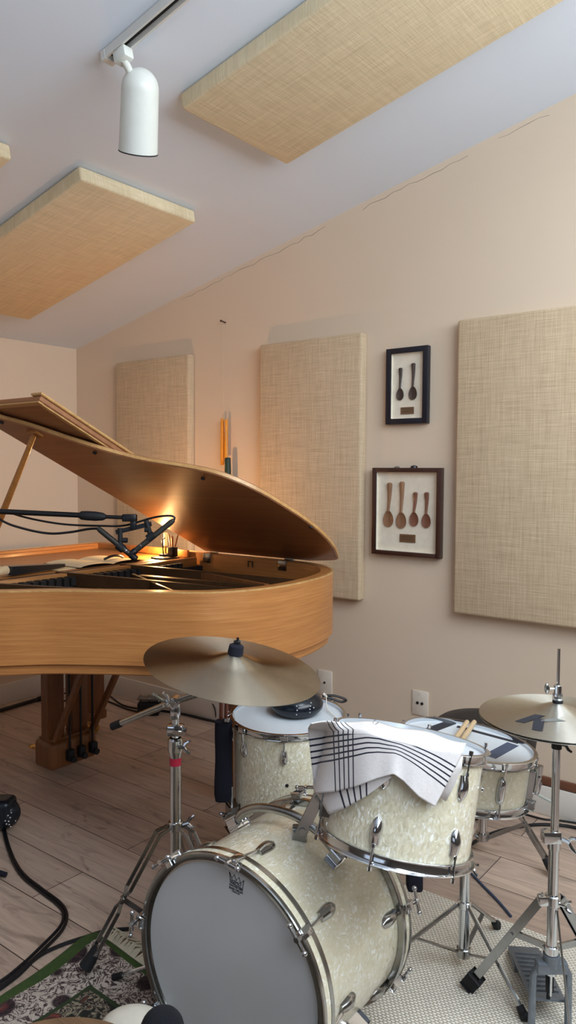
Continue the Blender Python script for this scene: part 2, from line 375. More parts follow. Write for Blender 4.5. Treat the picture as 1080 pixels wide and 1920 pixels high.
def text(name, body, size, mat, parent, origin, X, Y, ext=.0003):
    X = V(X).normalized(); Y = V(Y).normalized(); Z = X.cross(Y)
    cu = bpy.data.curves.new(name, 'FONT'); cu.body = body; cu.size = size; cu.align_x = 'CENTER'; cu.align_y = 'CENTER'; cu.extrude = ext
    tmp = bpy.data.objects.new('tmp', cu); COL.objects.link(tmp); bpy.context.view_layer.update()
    me = bpy.data.meshes.new_from_object(tmp.evaluated_get(bpy.context.evaluated_depsgraph_get())); me.materials.clear(); me.materials.append(M[mat])
    bpy.data.objects.remove(tmp); bpy.data.curves.remove(cu); o = bpy.data.objects.new(name, me); COL.objects.link(o)
    off = V((0, 0, 0)); q = parent
    while q: off += V(q.location); q = q.parent
    p = V(origin)-off; o.parent = parent
    o.matrix_local = Matrix(((X.x, Y.x, Z.x, p.x), (X.y, Y.y, Z.y, p.y), (X.z, Y.z, Z.z, p.z), (0, 0, 0, 1)))
    return o

# ------------------------------------------------------------------ room
XL, XR, YB = onY(143, 655, WD).x, 0.95, -2.5
c1 = onY(143, 655, WD); c2 = onY(1080, 175, WD); SL = (c2.z-c1.z)/(c2.x-c1.x)
def ceil(x): return c1.z+SL*(x-XL)
NC = V((-SL, 0, 1)).normalized()
struct(MB().span((XL-.1, YB-.1, -.06), (XR+.1, WD+.1, 0)).build('floor', 'oak_floor', loc=(0, 0, 0)))
SK = (-.2, .75, .1, 2.1)         # skylight in the slope: x0, x1, y0, y1
b = MB()
for (x0, x1, y0, y1) in ((XL-.1, SK[0], YB-.1, WD+.1), (SK[1], XR+.1, YB-.1, WD+.1), (SK[0], SK[1], YB-.1, SK[2]), (SK[0], SK[1], SK[3], WD+.1)):
    b.sheet([(x0, y0, ceil(x0)), (x1, y0, ceil(x1)), (x1, y1, ceil(x1)), (x0, y1, ceil(x0))], .08, (0, 0, 1))
struct(b.build('ceiling', 'ceiling_paint'))
b = MB()
US = V((1, 0, SL)).normalized(); kx = 1/US.x
def skp(x, y, w): return V((x, y, ceil(x)))+NC*w
for (x0, x1, y0, y1) in ((SK[0], SK[0]+.05, SK[2], SK[3]), (SK[1]-.05, SK[1], SK[2], SK[3]), (SK[0], SK[1], SK[2], SK[2]+.05), (SK[0], SK[1], SK[3]-.05, SK[3]), ((SK[0]+SK[1])/2-.02, (SK[0]+SK[1])/2+.02, SK[2], SK[3])):
    b.box((skp(x0, y0, .045)+skp(x1, y1, .045))/2, ((x1-x0)*kx, y1-y0, .05), US, (0, 1, 0))
sk_ = struct(b.build('window_3', 'trim_paint'))
MB().sheet([skp(SK[0], SK[2], .05), skp(SK[1], SK[2], .05), skp(SK[1], SK[3], .05), skp(SK[0], SK[3], .05)]).build('pane', 'window_glass', sk_)
def gable(y0, y1): return [(XL-.1, y0, 0), (XR+.1, y0, 0), (XR+.1, y0, ceil(XR+.1)), (XL-.1, y0, ceil(XL-.1))]
struct(MB().sheet(gable(WD, WD), .1, (0, 1, 0)).build('wall_back', 'wall_paint'))
struct(MB().span((XL-.1, YB, 0), (XL, WD, ceil(XL))).build('wall_left', 'wall_paint'))
def wall_hole(name, axis, at, thick, u0, u1, top, h):          # a wall with one window opening h = (u0, u1, z0, z1)
    b = MB()
    def bx(a0, a1, z0, z1, zt=None):
        if axis == 'x': b.span((at, a0, z0), (at+thick, a1, z1))
        else: b.span((a0, at, z0), (a1, at+thick, z1))
    bx(u0, h[0], 0, top); bx(h[1], u1, 0, top); bx(h[0], h[1], 0, h[2]); bx(h[0], h[1], h[3], top)
    return struct(b.build(name, 'wall_dark'))
WR = (-.6, 2.6, 1.7, 2.95)      # right wall window: y0, y1, z0, z1
wall_hole('wall_right', 'x', XR, .1, YB, WD, ceil(XR), WR)
WF = (-1.6, .5, .95, 2.15)       # unseen window added behind the camera for front fill: x0, x1, z0, z1
b = MB(); zt = ceil(XL)-.0
def fx(x0, x1, z0, z1a, z1b):
    b.sheet([(x0, YB-.1, z0), (x1, YB-.1, z0), (x1, YB-.1, z1b), (x0, YB-.1, z1a)], .1, (0, 1, 0))
fx(XL, WF[0], 0, ceil(XL), ceil(WF[0])); fx(WF[1], XR, 0, ceil(WF[1]), ceil(XR)); fx(WF[0], WF[1], 0, WF[2], WF[2]); fx(WF[0], WF[1], WF[3], ceil(WF[0]), ceil(WF[1]))
struct(b.build('wall_front', 'wall_dark'))
def window(name, axis, at, u0, u1, z0, z1, nu, nz):
    def pt(u, z, d): return V((at+d, u, z)) if axis == 'x' else V((u, at-d, z))
    b = MB(); w = .045
    for (a, c, e, f) in ((u0, z0, u1, z0+w), (u0, z1-w, u1, z1), (u0, z0, u0+w, z1), (u1-w, z0, u1, z1)): b.span(pt(a, c, .02), pt(e, f, .07))
    for i in range(1, nu): u = u0+(u1-u0)*i/nu; b.span(pt(u-.018, z0, .03), pt(u+.018, z1, .06))
    for i in range(1, nz): z = z0+(z1-z0)*i/nz; b.span(pt(u0, z-.018, .03), pt(u1, z+.018, .06))
    fr = struct(b.build(name, 'trim_paint'))
    g = MB().sheet([pt(u0, z0, .045), pt(u1, z0, .045), pt(u1, z1, .045), pt(u0, z1, .045)]).build('pane', 'window_glass', fr)
    return fr
window('window_1', 'x', XR, WR[0], WR[1], WR[2], WR[3], 3, 2)
window('fill_window', 'y', YB, WF[0], WF[1], WF[2], WF[3], 3, 1)
struct(MB().span((XL, WD-.014, 0), (XR, WD, .115), .003).build('baseboard_back', 'trim_paint'))
struct(MB().span((XL, YB, 0), (XL+.014, WD-.014, .115), .003).build('baseboard_left', 'trim_paint'))
struct(MB().span((XR-.014, YB, 0), (XR, WD-.014, .115), .003).build('baseboard_right', 'trim_paint'))
struct(MB().span((XL+.014, YB, 0), (XR-.014, YB+.014, .115), .003).build('baseboard_front', 'trim_paint'))
struct(MB().span((-1.4, WD-.012, .119), (XR-.014, WD, .152), .002).build('trim_1', 'base_strip'), 'brown wooden strip on the white baseboard')
# hairline settlement crack where the sloping ceiling meets the back wall
b = MB()
for xa, xb in ((-3.0, -2.05), (-1.85, -1.35), (-1.22, -1.02)):
    n_ = int((xb-xa)*26); pts = [(xa+(xb-xa)*i/n_, WD-.0004, ceil(xa+(xb-xa)*i/n_)-.02-.014*random.random()) for i in range(n_+1)]
    b.tube(pts, [.0004+.0007*random.random() for _ in pts], 5)
struct(b.build('trim_2', 'crack'), 'hairline cracks below the ceiling line')

# ------------------------------------------------------------------ acoustic panels
PT = .05
def xfront(px, py, t=PT): return onY(px, py, WD-t).x
zt_, zb_ = onY(856, 600, WD-PT).z, onY(852, 1150, WD-PT).z
pw = xfront(677, 800)-xfront(486, 800)
def wall_panel(x0, label):
    o = MB().box((x0+pw/2, WD-.002-PT/2, (zt_+zb_)/2), (pw, PT, zt_-zb_), bev=.011, seg=3).build('acoustic_panel', 'burlap')
    return tag(o, label, 'acoustic panel', 'beige acoustic panels on the back wall')
p0 = wall_panel(xfront(486, 800), 'beige burlap wall panel between the hanging candles and the spoon frames, behind the piano tail')
for x0, lab in ((xfront(217.5, 800), 'leftmost beige burlap wall panel, half hidden behind the raised piano lid'), (xfront(854, 850), 'largest-looking beige burlap wall panel at right, cut by the photo edge above the hi-hat')):
    q = p0.copy(); COL.objects.link(q); q.location.x = x0+pw/2; q['label'] = lab
UPS = V((1, 0, SL)).normalized()
def ceiling_panel(x0, y0, y1, L, t, label):
    c = V((x0, (y0+y1)/2, ceil(x0)))+UPS*(L/2)-NC*(t/2+.002)
    o = MB().box(c, (L, y1-y0, t), UPS, (0, 1, 0), .01, 3).build('ceiling_panel', 'burlap_ceiling')
    return tag(o, label, 'acoustic panel', 'beige acoustic panels on the sloping ceiling')
CT = .055
def cpt(px, py, t=CT): return onP(px, py, c1-NC*t, NC)
A, B_ = cpt(330, 212), cpt(536, 308); C_ = cpt(1065, 0)
ceiling_panel((A.x+B_.x)/2, A.y, (B_.y+C_.y)/2, 1.24, CT, 'large beige burlap panel on the ceiling at top right, cut by the upper photo edge')
A, B_ = cpt(157, 332), cpt(375, 412)
ceiling_panel((A.x+B_.x)/2-1.24, A.y, B_.y, 1.24, CT, 'beige burlap ceiling panel over the piano at left, lit warm from below')
Q_ = cpt(29, 294)
ceiling_panel(Q_.x-1.24, Q_.y-.6, Q_.y, 1.24, CT, 'small visible corner of a beige ceiling panel at the left photo edge below the track lamp')

# ------------------------------------------------------------------ track and lamp
tp = onP(200, 108, c1-NC*.012, NC)
tr = thing('lighting_track', 'white metal lighting track running up the sloping ceiling', 'lighting track', (tp.x, tp.y, ceil(tp.x)))
E0 = V((tp.x, tp.y, ceil(tp.x)))-NC*.002
def tk(u, v, w): return E0+UPS*u+V((0, 1, 0))*v-NC*w
def tbox(b, u0, u1, v0, v1, w0, w1): b.box(tk((u0+u1)/2, (v0+v1)/2, (w0+w1)/2), (u1-u0, v1-v0, w1-w0), UPS, (0, 1, 0))
b = MB(); tbox(b, 0, 2.2, -.019, .019, 0, .006); tbox(b, 0, 2.2, -.019, -.012, .006, .026); tbox(b, 0, 2.2, .012, .019, .006, .026); b.build('channel', 'track_white', tr)
b = MB(); tbox(b, .012, 2.2, -.012, .012, .006, .010); b.build('slot', 'slot', tr)
b = MB(); tbox(b, -.006, .012, -.020, .020, 0, .028); b.build('end_cap', 'track_white', tr)
lp = onP(238, 100, c1-NC*.03, NC); u_ = (lp-E0).dot(UPS)
lm = thing('track_spotlight', 'white bullet-shaped spotlight hanging from the ceiling track', 'lamp', tk(u_, 0, .028))
b = MB(); b.box(tk(u_, 0, .044), (.05, .036, .034), UPS, (0, 1, 0), .005); b.build('connector', 'lamp_white', lm)
ld = (lp-EYE).dot(FW)+.02
vdir = ray(262, 200).normalized(); ax = (-(UP-vdir*UP.dot(vdir)).normalized()+vdir*.10+RT*(-.035)).normalized()
top_, bot_ = atD(264, 126, ld), None
RB = 38/FPX*ld; LB = 146/FPX*ld
prof = [(0, 0)]
for k in range(1, 9): t = pi/2*k/8; prof.append((RB*.93*sin(t), RB*.95*(1-cos(t))))
prof += [(RB, LB), (RB-.003, LB), (RB*.9, RB), (0, RB*.8)]
b = MB(); b.lathe(prof, top_, ax, 40); b.build('housing', 'lamp_white', lm)
b = MB(); b.tube([top_+ax*(LB+.0015)+RB*.985*(cos(2*pi*k/40)*frame_of(ax)[0]+sin(2*pi*k/40)*frame_of(ax)[1]) for k in range(40)], .0022, 8, True); b.build('rim_gasket', 'black_rubber', lm)
b = MB(); b.cyl(tk(u_, 0, .055), top_+ax*.03+RT*-.02, .011, 16); b.build('stem', 'lamp_white', lm)
b = MB(); b.lathe([(0, 0), (RB*.55, .0), (RB*.6, .03), (0, .035)], top_+ax*(LB*.7), ax, 24); b.build('bulb', 'white_plastic', lm)

# ------------------------------------------------------------------ spoon frames
def spoon_frame(tag_, px0, px1, pyT, pyB, fw, d, mat, label, spoons, plq, smat):
    x0, x1 = onY(px0, (pyT+pyB)/2, WD-d).x, onY(px1, (pyT+pyB)/2, WD).x
    z1 = onY(px0, pyT, WD-d).z; z0 = onY(px0, pyB, WD-d).z
    t = thing('shadow_box', label, 'picture frame', ((x0+x1)/2, WD, z0), 'spoon frames on the back wall')
    b = MB()
    for a, c in (((x0, z0), (x0+fw, z1)), ((x1-fw, z0), (x1, z1)), ((x0+fw, z0), (x1-fw, z0+fw)), ((x0+fw, z1-fw), (x1-fw, z1))):
        b.span((a[0], WD-d, a[1]), (c[0], WD-.001, c[1]), .0015)
    b.build('frame', mat, t)
    b = MB(); b.span((x0+fw, WD-.012, z0+fw), (x1-fw, WD-.004, z1-fw)); w3 = .0018
    for a, c in (((x0+fw, z0+fw), (x0+fw+w3, z1-fw)), ((x1-fw-w3, z0+fw), (x1-fw, z1-fw)), ((x0+fw, z0+fw), (x1-fw, z0+fw+w3)), ((x0+fw, z1-fw-w3), (x1-fw, z1-fw))): b.span((a[0], WD-d+.007, a[1]), (c[0], WD-.011, c[1]))
    b.build('backing_board', 'mount_board', t)
    MB().sheet([(x0+fw, WD-d+.006, z0+fw), (x1-fw, WD-d+.006, z0+fw), (x1-fw, WD-d+.006, z1-fw), (x0+fw, WD-d+.006, z1-fw)]).build('glass', 'picture_glass', t)
    YS = WD-.012
    for (px, pyt, pyb, bw, mt, ln) in spoons:
        T = onY(px+ln, pyt, YS); Bt = onY(px, pyb, YS); w = bw/FPX*T.length*.62; hb = w*1.45
        cb = V((Bt.x, YS-.006, Bt.z+hb)); b = MB()
        # bowl: hollow egg shape, then the handle
        rows = []
        for i in range(9):
            r = i/8; row = []
            for k in range(25):
                a = 2*pi*k/24; sq = 1-.18*sin(a); row.append(cb+V((w*r*cos(a)*sq, .006*(1-r*r), hb*r*sin(a))))
            rows.append(row)
        b.grid(rows)
        rows = [[cb+V((w*r*cos(2*pi*k/24)*(1-.18*sin(2*pi*k/24)), -.002+.0085*(1-r*r), hb*r*sin(2*pi*k/24))) for k in range(25)] for r in [q/8 for q in range(9)]]
        hp = [cb+V((0, -.001, hb*.9)), cb.lerp(T, .45)+V((0, -.001, 0)), cb.lerp(T, .7), V((T.x, YS-.005, T.z))]
        hp = spl(hp, 6); n = len(hp); b.tube(hp, [w*(.22+.28*(i/(n-1))**1.5) if i < n-1 else w*.3 for i in range(n)], 10)
        b.build('spoon', mt, t)
    a, c = onY(plq[0], plq[1], YS), onY(plq[2], plq[3], YS)
    pq = MB().span((a.x, YS-.003, c.z), (c.x, YS, a.z)).build('plaque', 'plaque', t)
    b = MB()
    for f in (.3, .6): z = a.z+(c.z-a.z)*f; b.span((a.x+(c.x-a.x)*.12, YS-.0036, z-.0012), (a.x+(c.x-a.x)*.88, YS-.003, z+.0012))
    b.build('engraved_line', 'plaque_text', pq)
    return t, x0, x1, z0, z1
spoon_frame('a', 723, 807, 655, 796, .0235, .03, 'frame_black', 'narrow black shadow box with two dark wooden spoons, upper of the two frames',
            [(751, 690, 751, 11, 'spoon_dark', 1), (775, 681, 750, 12, 'spoon_dark', 1)], (752, 764, 776, 776), 0)
f2 = spoon_frame('b', 697, 832, 877, 1038, .019, .035, 'frame_brown', 'wider brown shadow box with four wooden spoons, lower of the two frames',
            [(729, 905, 988, 16, 'spoon_light', 3), (753, 903, 991, 16, 'spoon_light', 2), (777, 923, 987, 14, 'spoon_red', 3), (800, 923, 990, 14, 'spoon_red', 1)], (750, 1001, 779, 1018), 0)
b = MB(); p = onY(776, 874, WD-.02); b.lathe([(0, .012), (.014, .008), (.016, 0), (0, 0)], (p.x, WD-.018, f2[4]), (0, 0, 1), 20)
tag(b.build('black_cap', 'black_plastic'), 'small black cap lying on top of the lower spoon frame, right one', 'cap')
b = MB(); p = onY(744, 875, WD-.02); b.lathe([(0, .007), (.01, .005), (.013, 0), (0, 0)], (p.x, WD-.018, f2[4]), (0, 0, 1), 20)
tag(b.build('stone', 'stone'), 'small grey pebble lying on top of the lower spoon frame, left one', 'pebble')

# ------------------------------------------------------------------ candles on a nail, wall plates
nl = onY(423, 605, WD)
b = MB(); b.cyl(nl+V((0, 0, 0)), nl+V((0, -.035, .004)), .0035, 10); b.lathe([(0, 0), (.006, 0), (.006, .002), (0, .002)], nl+V((0, -.035, .004)), (0, -1, 0), 12)
tag(b.build('nail', 'frame_brown'), 'small dark nail high on the back wall holding the candle string', 'nail')
YC = WD-.028
cnd = thing('candle_pair', 'pair of yellow dipped candles hanging by a string from the nail', 'candle', onY(420, 873, YC))
b = MB(); tp0 = onY(420, 775, YC); b.tube([nl+V((0, -.028, 0)), (nl.x+.002, YC, nl.z-.2), tp0], .0009, 6); b.build('string', 'string', cnd)
for px, y0, y1 in ((417, 785, 872), (424, 786, 860)):
    a, c = onY(px, y0, YC), onY(px, y1, YC); b = MB(); b.cyl(a, c, .0085, 14, .0105, .003); cc_ = b.build('candle', 'candle_yellow', cnd)
    b = MB(); b.tube([a, a+V((.002, 0, .012)), tp0], .0011, 6); b.build('wick', 'string', cc_)
gc = thing('green_candle', 'dark green dipped candle hanging below the yellow pair', 'candle', onY(427, 950, YC-.025))
a, c = onY(427, 858, YC-.025), onY(428, 950, YC-.025); MB().cyl(a, c, .0155, 18, .019, .004).build('candle', 'candle_green', gc)
b = MB(); b.tube([a, a.lerp(tp0, .5), tp0+V((0, -.006, 0))], .0011, 6); b.build('wick', 'string', gc)
def outlet(px0, py0, px1, py1, label, marks):
    a, c = onY(px0, py0, WD), onY(px1, py1, WD); x0, x1, z1, z0 = a.x, c.x, a.z, c.z; cx, cz = (x0+x1)/2, (z0+z1)/2
    t = thing('wall_plate', label, 'wall plate', (cx, WD, z0), 'white wall plates low on the back wall')
    MB().box((cx, WD-.003, cz), (x1-x0, .006, z1-z0), bev=.002).build('plate', 'white_plastic', t)
    for (dx, dz, r, hex_) in marks:
        b = MB(); b.cyl((cx+dx, WD-.0062, cz+dz), (cx+dx, WD-.009 if hex_ else WD-.0075, cz+dz), r, 16); b.build('jack' if hex_ else 'screw', 'slot' if hex_ else 'white_plastic', t)
    return t
outlet(774, 1292, 803, 1344, 'white wall plate with two round jacks left of the black stool', [(-.011, 0, .0065, 1), (.011, 0, .0065, 1), (0, .042, .0035, 0), (0, -.042, .0035, 0)])
outlet(597, 1254, 623, 1305, 'white wall plate with one jack beside the piano tail above the floor tom', [(0, 0, .0055, 1), (0, .042, .0035, 0), (0, -.042, .0035, 0)])


# ------------------------------------------------------------------ grand piano
def spl2(pts, n=6): return [(p.x, p.y) for p in spl([V((x, y, 0)) for x, y in pts], n)]
PX0 = -3.22                                     # keyboard end
SP = 2.56                                       # straight spine side
curve = [(-2.6, 1.125), (-2.45, 1.145), (-2.33, 1.185), (-2.22, 1.245), (-2.13, 1.32), (-2.04, 1.415), (-1.94, 1.49), (-1.83, 1.565), (-1.72, 1.635), (-1.62, 1.72), (-1.555, 1.84), (-1.53, 1.97), (-1.532, 2.1), (-1.555, 2.24), (-1.605, 2.375), (-1.70, 2.48), (-1.82, 2.54), (-1.95, SP)]
case = [(PX0, SP), (PX0, 1.12)] + spl2(curve, 5) + [(-2.3, SP), (-2.7, SP)]
ZT, ZB = .97, .735
pn = thing('grand_piano', 'honey oak grand piano with its lid propped open', 'grand piano', (-2.4, 1.85, 0))
inn = inset(case, .048)
b = MB(); b.wallring(case, inn, ZB, ZT); b.build('rim', 'oak_case', pn)
b = MB(); b.wallring(inset(case, -.001), inset(case, .01), ZT-.004, ZT+.0015); b.build('rim_edge', 'oak_edge', pn)
b = MB(); b.prism(inset(case, .016), ZB-.036, ZB-.001, bev=.004); b.build('lower_band', 'oak_case', pn)
MB().prism(inset(case, .05), ZB, ZB+.012).build('bottom_board', 'soundboard', pn)
MB().prism(inset(case, .05), .862, .87).build('soundboard', 'soundboard', pn)
# cast iron plate with struts, strings
YK0, YK1 = 1.17, 2.51
pl_out = inset(case, .062); pl_in = inset(case, .13)
b = MB(); b.wallring(pl_out, pl_in, .872, .893); b.build('iron_plate', 'plate_gold', pn)
for (a, c) in (((-2.5, 1.42), (-1.78, 1.80)), ((-2.5, 1.78), (-1.66, 2.02)), ((-2.5, 2.1), (-1.72, 2.3)), ((-2.5, 1.3), (-2.12, 1.5))):
    b = MB(); b.bar((a[0], a[1], .925), (c[0], c[1], .905), .018, .06); st_ = b.build('plate_strut', 'plate_gold', pn)
for (p0_, p1_, w_, h_, mt_) in (((249, 1076), (330, 1110), .014, .05, 'plate_gold'), ((262, 1078), (520, 1100), .03, .03, 'plate_gold'), ((362, 1070), (500, 1095), .02, .06, 'oak_leg')):
    a, c = onZ(*p0_, .94), onZ(*p1_, .94); dz = V((0, 0, h_/2))
    b = MB(); b.bar(a-dz, c-dz, w_, h_); st_ = b.build('plate_strut', mt_, pn)
    if mt_ == 'plate_gold' and h_ > .04: b = MB(); b.bar(a+V((0, 0, .0006)), c+V((0, 0, .0006)), .006, .0012); b.build('strut_lit_edge', 'oak_edge', st_)  # pale strip laid on the iron strut as its lit top edge
b = MB()
for i in range(70):
    f = i/69; y0 = 1.25+1.18*f; x1 = -2.2+.55*min(1, f*1.6); y1 = 1.45+.95*f
    b.tube([(-2.75, y0, .905), (x1, y1, .898)], .0008+.0010*f, 5, caps=False)
so = b.build('strings', 'brass', pn); so['kind'] = 'stuff'
b = MB()
for i in range(34): f = i/33; b.box((-2.42, 1.25+1.1*f, .925), (.045, .022, .03))
dp = b.build('dampers', 'felt_dark', pn); dp['kind'] = 'stuff'
MB().span((-2.43, 1.18, .872), (-2.41, 2.5, .915)).build('action_rail', 'felt_dark', pn)
# keyboard end (outside the frame, kept simple)
MB().span((-3.2, 1.18, .60), (-2.62, 2.5, .70), .006).build('keybed', 'oak_case', pn)
# music shelf across the piano, its front rail and slots
ZS = .945
def shelfpt(px, py, z): return onZ(px, py, z)
MB().span((-3.15, 1.17, ZS-.012), (-2.475, 2.49, ZS), .002).build('music_shelf', 'oak_rail', pn)
MB().span((-2.472, 1.165, ZS-.042), (-2.444, 2.5, ZS+.006), .003).build('shelf_rail', 'oak_rail', pn)
MB().span((-2.53, 1.2, ZS-.001), (-2.512, 2.42, ZS+.0006)).build('shelf_groove', 'felt_dark', pn)
MB().span((-2.60, 2.44, .895), (-2.474, 2.505, ZS-.014), .004).build('end_bracket', 'felt_dark', pn)
MB().span((-3.0, 2.493, ZS+.0005), (-2.5, 2.508, ZS+.035), .004).build('side_cheek', 'oak_rail', pn)
MB().span((-3.17, 1.2, .90), (-3.155, 2.48, .96), .004).build('fallboard', 'oak_case', pn)
# lid: hinged on the spine, folded front flap lying on it
TH = radians(26.3); HX, HY, HZ = -2.45, SP, ZT+.004
def LID(x, d, w): return V((x, HY-d*cos(TH)+w*sin(TH), HZ+d*sin(TH)+w*cos(TH)))
LT = .019
edge_px = [(0, 775), (60, 792), (150, 822), (255, 852), (370, 872), (430, 888), (490, 915), (540, 945), (580, 972), (610, 998), (628, 1020), (634, 1034)]
def lid_xd(px, py): q = onP(px, py, LID(-2, .5, LT), V((0, sin(TH), cos(TH)))); return q.x, ((q-LID(q.x, 0, LT)).dot(V((0, -cos(TH), sin(TH)))))
lc = [lid_xd(*q) for q in edge_px]
lc = [(-2.36, lc[0][1]+.055)]+lc+[(lc[-1][0]-.03, lc[-1][1]-.05), (lc[-1][0]-.11, .02), (lc[-1][0]-.2, .0)]
lc = [(x, d) for x, d in spl2(lc, 4)]
lo = [(HX, 0), (HX, lc[0][1]+.03)]+[(x, max(d, 0.0)) for x, d in lc]

lidm = MB(); lidm.prism(lo, 0, LT, lambda x, y, z: LID(x, y, z), .003); lid = lidm.build('lid', 'oak_lid', pn)
b = MB(); ins_ = [(x, d) for x, d in inset(lo, -.0015)]; b.wallring(ins_, inset(lo, .004), .004, LT-.004, lambda x, y, z: LID(x, y, z)); b.build('lid_edge', 'oak_edge', lid)
def lid_at(px, py, w): q = onP(px, py, LID(-2, .5, w), V((0, sin(TH), cos(TH)))); return q.x, (q-LID(q.x, 0, w)).dot(V((0, -cos(TH), sin(TH))))
FW_ = LT+.034; (xa, FD), (xb, _d) = lid_at(80, 734, FW_), lid_at(248, 851, FW_); FX1 = (xa+xb)/2
b = MB(); b.prism([(HX+.004, .0), (FX1, .0), (FX1, FD-.006), (HX+.004, FD-.006)], LT+.006, LT+.024, lambda x, y, z: LID(x, y, z), .003); flap = b.build('front_flap', 'oak_lid', pn)
b = MB()
for q0, q1 in (((HX+.01, FD-.026), (FX1-.004, FD-.008)), ((FX1-.024, .0), (FX1-.006, FD-.026))):
    b.prism([(q0[0], q0[1]), (q1[0], q0[1]), (q1[0], q1[1]), (q0[0], q1[1])], LT+.001, LT+.0065, lambda x, y, z: LID(x, y, z))
b.build('flap_moulding', 'oak_edge', flap)
b = MB(); b.prism([(FX1-.05, 0), (FX1+.006, 0), (FX1+.006, FD), (FX1-.05, FD)], LT+.024, FW_, lambda x, y, z: LID(x, y, z), .003); b.build('flap_edge_board', 'oak_edge', flap)
for px, py in ((178, 848), (381, 896), (583, 987), (4, 791)):
    p = onP(px, py, LID(-2, .5, 0), V((0, sin(TH), cos(TH)))); nn = V((0, -sin(TH), -cos(TH)))
    b = MB(); b.cyl(p, p+nn*.006, .007, 12); b.build('lid_button', 'black_rubber', lid)
for px, py in ((388, 1046), (530, 1054)):
    p = onY(px, py-5, SP-.049); b = MB(); b.box((p.x, SP-.050, ZT-.02), (.045, .006, .04), bev=.001); b.box((p.x, SP-.03, ZT+.001), (.045, .04, .004)); b.cyl((p.x-.024, SP-.002, ZT+.004), (p.x+.024, SP-.002, ZT+.004), .005, 10)
    h_ = b.build('hinge', 'chrome_worn', pn)
    b = MB()
    for dx in (-.012, .012): b.cyl((p.x+dx, SP-.0535, ZT-.025), (p.x+dx, SP-.055, ZT-.025), .0035, 8)
    b.build('screw', 'slot', h_)
p = onY(470, 1078, SP-.05); b = MB(); b.tube([(p.x-.012, SP-.052, .93), (p.x-.012, SP-.052, .955), (p.x+.012, SP-.052, .955), (p.x+.012, SP-.052, .93)], .0025, 8); b.build('lid_hook', 'felt_dark', pn)
# prop stick
pt_ = onP(65, 813, LID(-2, .5, -.004), V((0, sin(TH), cos(TH)))); pb = V((-2.62, 1.19, .965))
q1, q2 = proj(pt_), proj(pb)
pb = onZ(-38, 1068, .965)
b = MB(); pts = [pb, pb.lerp(pt_, .15), pb.lerp(pt_, .6), pt_]; b.tube(pts, [.013, .0135, .0115, .009], 12); b.build('prop_stick', 'oak_rail', pn)
MB().box(pt_+V((0, sin(TH), cos(TH)))*.0, (.05, .032, .01), (1, 0, 0), (0, -cos(TH), sin(TH)), .003).build('prop_cup', 'oak_rail', pn)
# legs, lyre
def leg(x, y):
    b = MB(); pr = [(.048, 0), (.06, .62)]
    b.box((x, y, .36), (.085, .085, .50), bev=.008); b.box((x, y, .65), (.115, .115, .1), bev=.008); b.box((x, y, .10), (.10, .10, .045), bev=.006); L = b.build('leg', 'oak_leg', pn)
    b = MB(); b.cyl((x-.015, y, .028), (x+.015, y, .028), .028, 20); b.box((x, y, .065), (.04, .04, .03), bev=.004); b.build('caster', 'brass', L)
leg(-1.98, 2.28); leg(-3.12, 2.43); leg(-3.12, 1.24)
MB().box((-2.3, 2.05, .685), (.2, .9, .035), bev=.004).build('under_beam', 'oak_leg', pn)
ly = MB(); LX = -2.83
y0l, y1l = onX(80, 1430, LX).y, onX(166, 1410, LX).y
ly.box((LX, (y0l+y1l)/2, .10), (.13, y1l-y0l, .12), bev=.018, seg=3); lyo = ly.build('lyre_box', 'oak_leg', pn)
for f in (.22, .74):
    MB().box((LX, y0l+(y1l-y0l)*f, .42), (.055, .085, .56), bev=.006).build('lyre_post', 'oak_leg', pn)
MB().box((LX, (y0l+y1l)/2, .165), (.10, (y1l-y0l)*.86, .014), bev=.003).build('lyre_moulding', 'oak_leg', pn)
for f in (.36, .6, .86):
    y = y0l+(y1l-y0l)*f; b = MB(); b.cyl((LX+.075, y, .10), (LX+.075, y, .70), .0055, 10); r_ = b.build('pedal_rod', 'black_plastic', pn)
    b = MB(); b.box((LX+.078, y, .095), (.03, .034, .05), bev=.006); b.cyl((LX+.09, y, .08), (LX+.108, y, .08), .014, 14); b.build('rod_foot', 'black_rubber', r_)
    b = MB(); b.box((LX-.13, y, .07), (.15, .032, .01), bev=.004); b.ball((LX-.2, y, .07), .02, (1.2, 1, .4)); b.build('pedal', 'brass', pn)
for f, dy in ((.1, 0), (.9, .02)):
    y = y0l+(y1l-y0l)*f; b = MB(); b.bar((LX+.06, y, .17), (LX+.36, y+dy, .70), .022, .022, (0, 1, 0)); b.build('lyre_brace', 'oak_leg', pn)

# things on the shelf
def on_shelf(px, py, dz=0): return onZ(px, py, ZS+dz)
a = on_shelf(150, 1062); b = MB()
b.box((-2.68, a.y, ZS+.0017), (.21, .30, .003), V((1, .05, 0)), V((-.05, 1, 0))); tag(b.build('paper_stack', 'paper_cream'), 'cream sheets of paper lying flat on the piano shelf', 'paper')
c_ = on_shelf(178, 1049, .015); nb = thing('notebook', 'open white notebook on the piano shelf behind the two microphones', 'notebook', (c_.x, c_.y, ZS+.003))
b = MB(); rows = []
for i in range(17):
    t = i/16; y = c_.y-.17+.34*t; z = ZS+.0045+.010*abs(sin(pi*2*t))**.6*(.9 if t < .5 else 1)
    rows.append([(c_.x-.12, y, z), (c_.x+.12, y, z)])
b.grid(rows); rows2 = [[(x, y, ZS+.0034) for x, y, z in r] for r in rows]; b.grid(rows2); b.build('page', 'paper', nb)
b = MB(); b.box((c_.x, c_.y, ZS+.0045), (.245, .35, .0014)); b.build('cover', 'frame_black', nb)
b = MB(); p = on_shelf(212, 1047, .017); b.tube(spl([p+V((0, -.05, 0)), p+V((.012, -.02, .012)), p+V((.012, .02, .012)), p+V((0, .055, 0))], 5), .0055, 8); b.build('elastic_loop', 'black_plastic', nb)
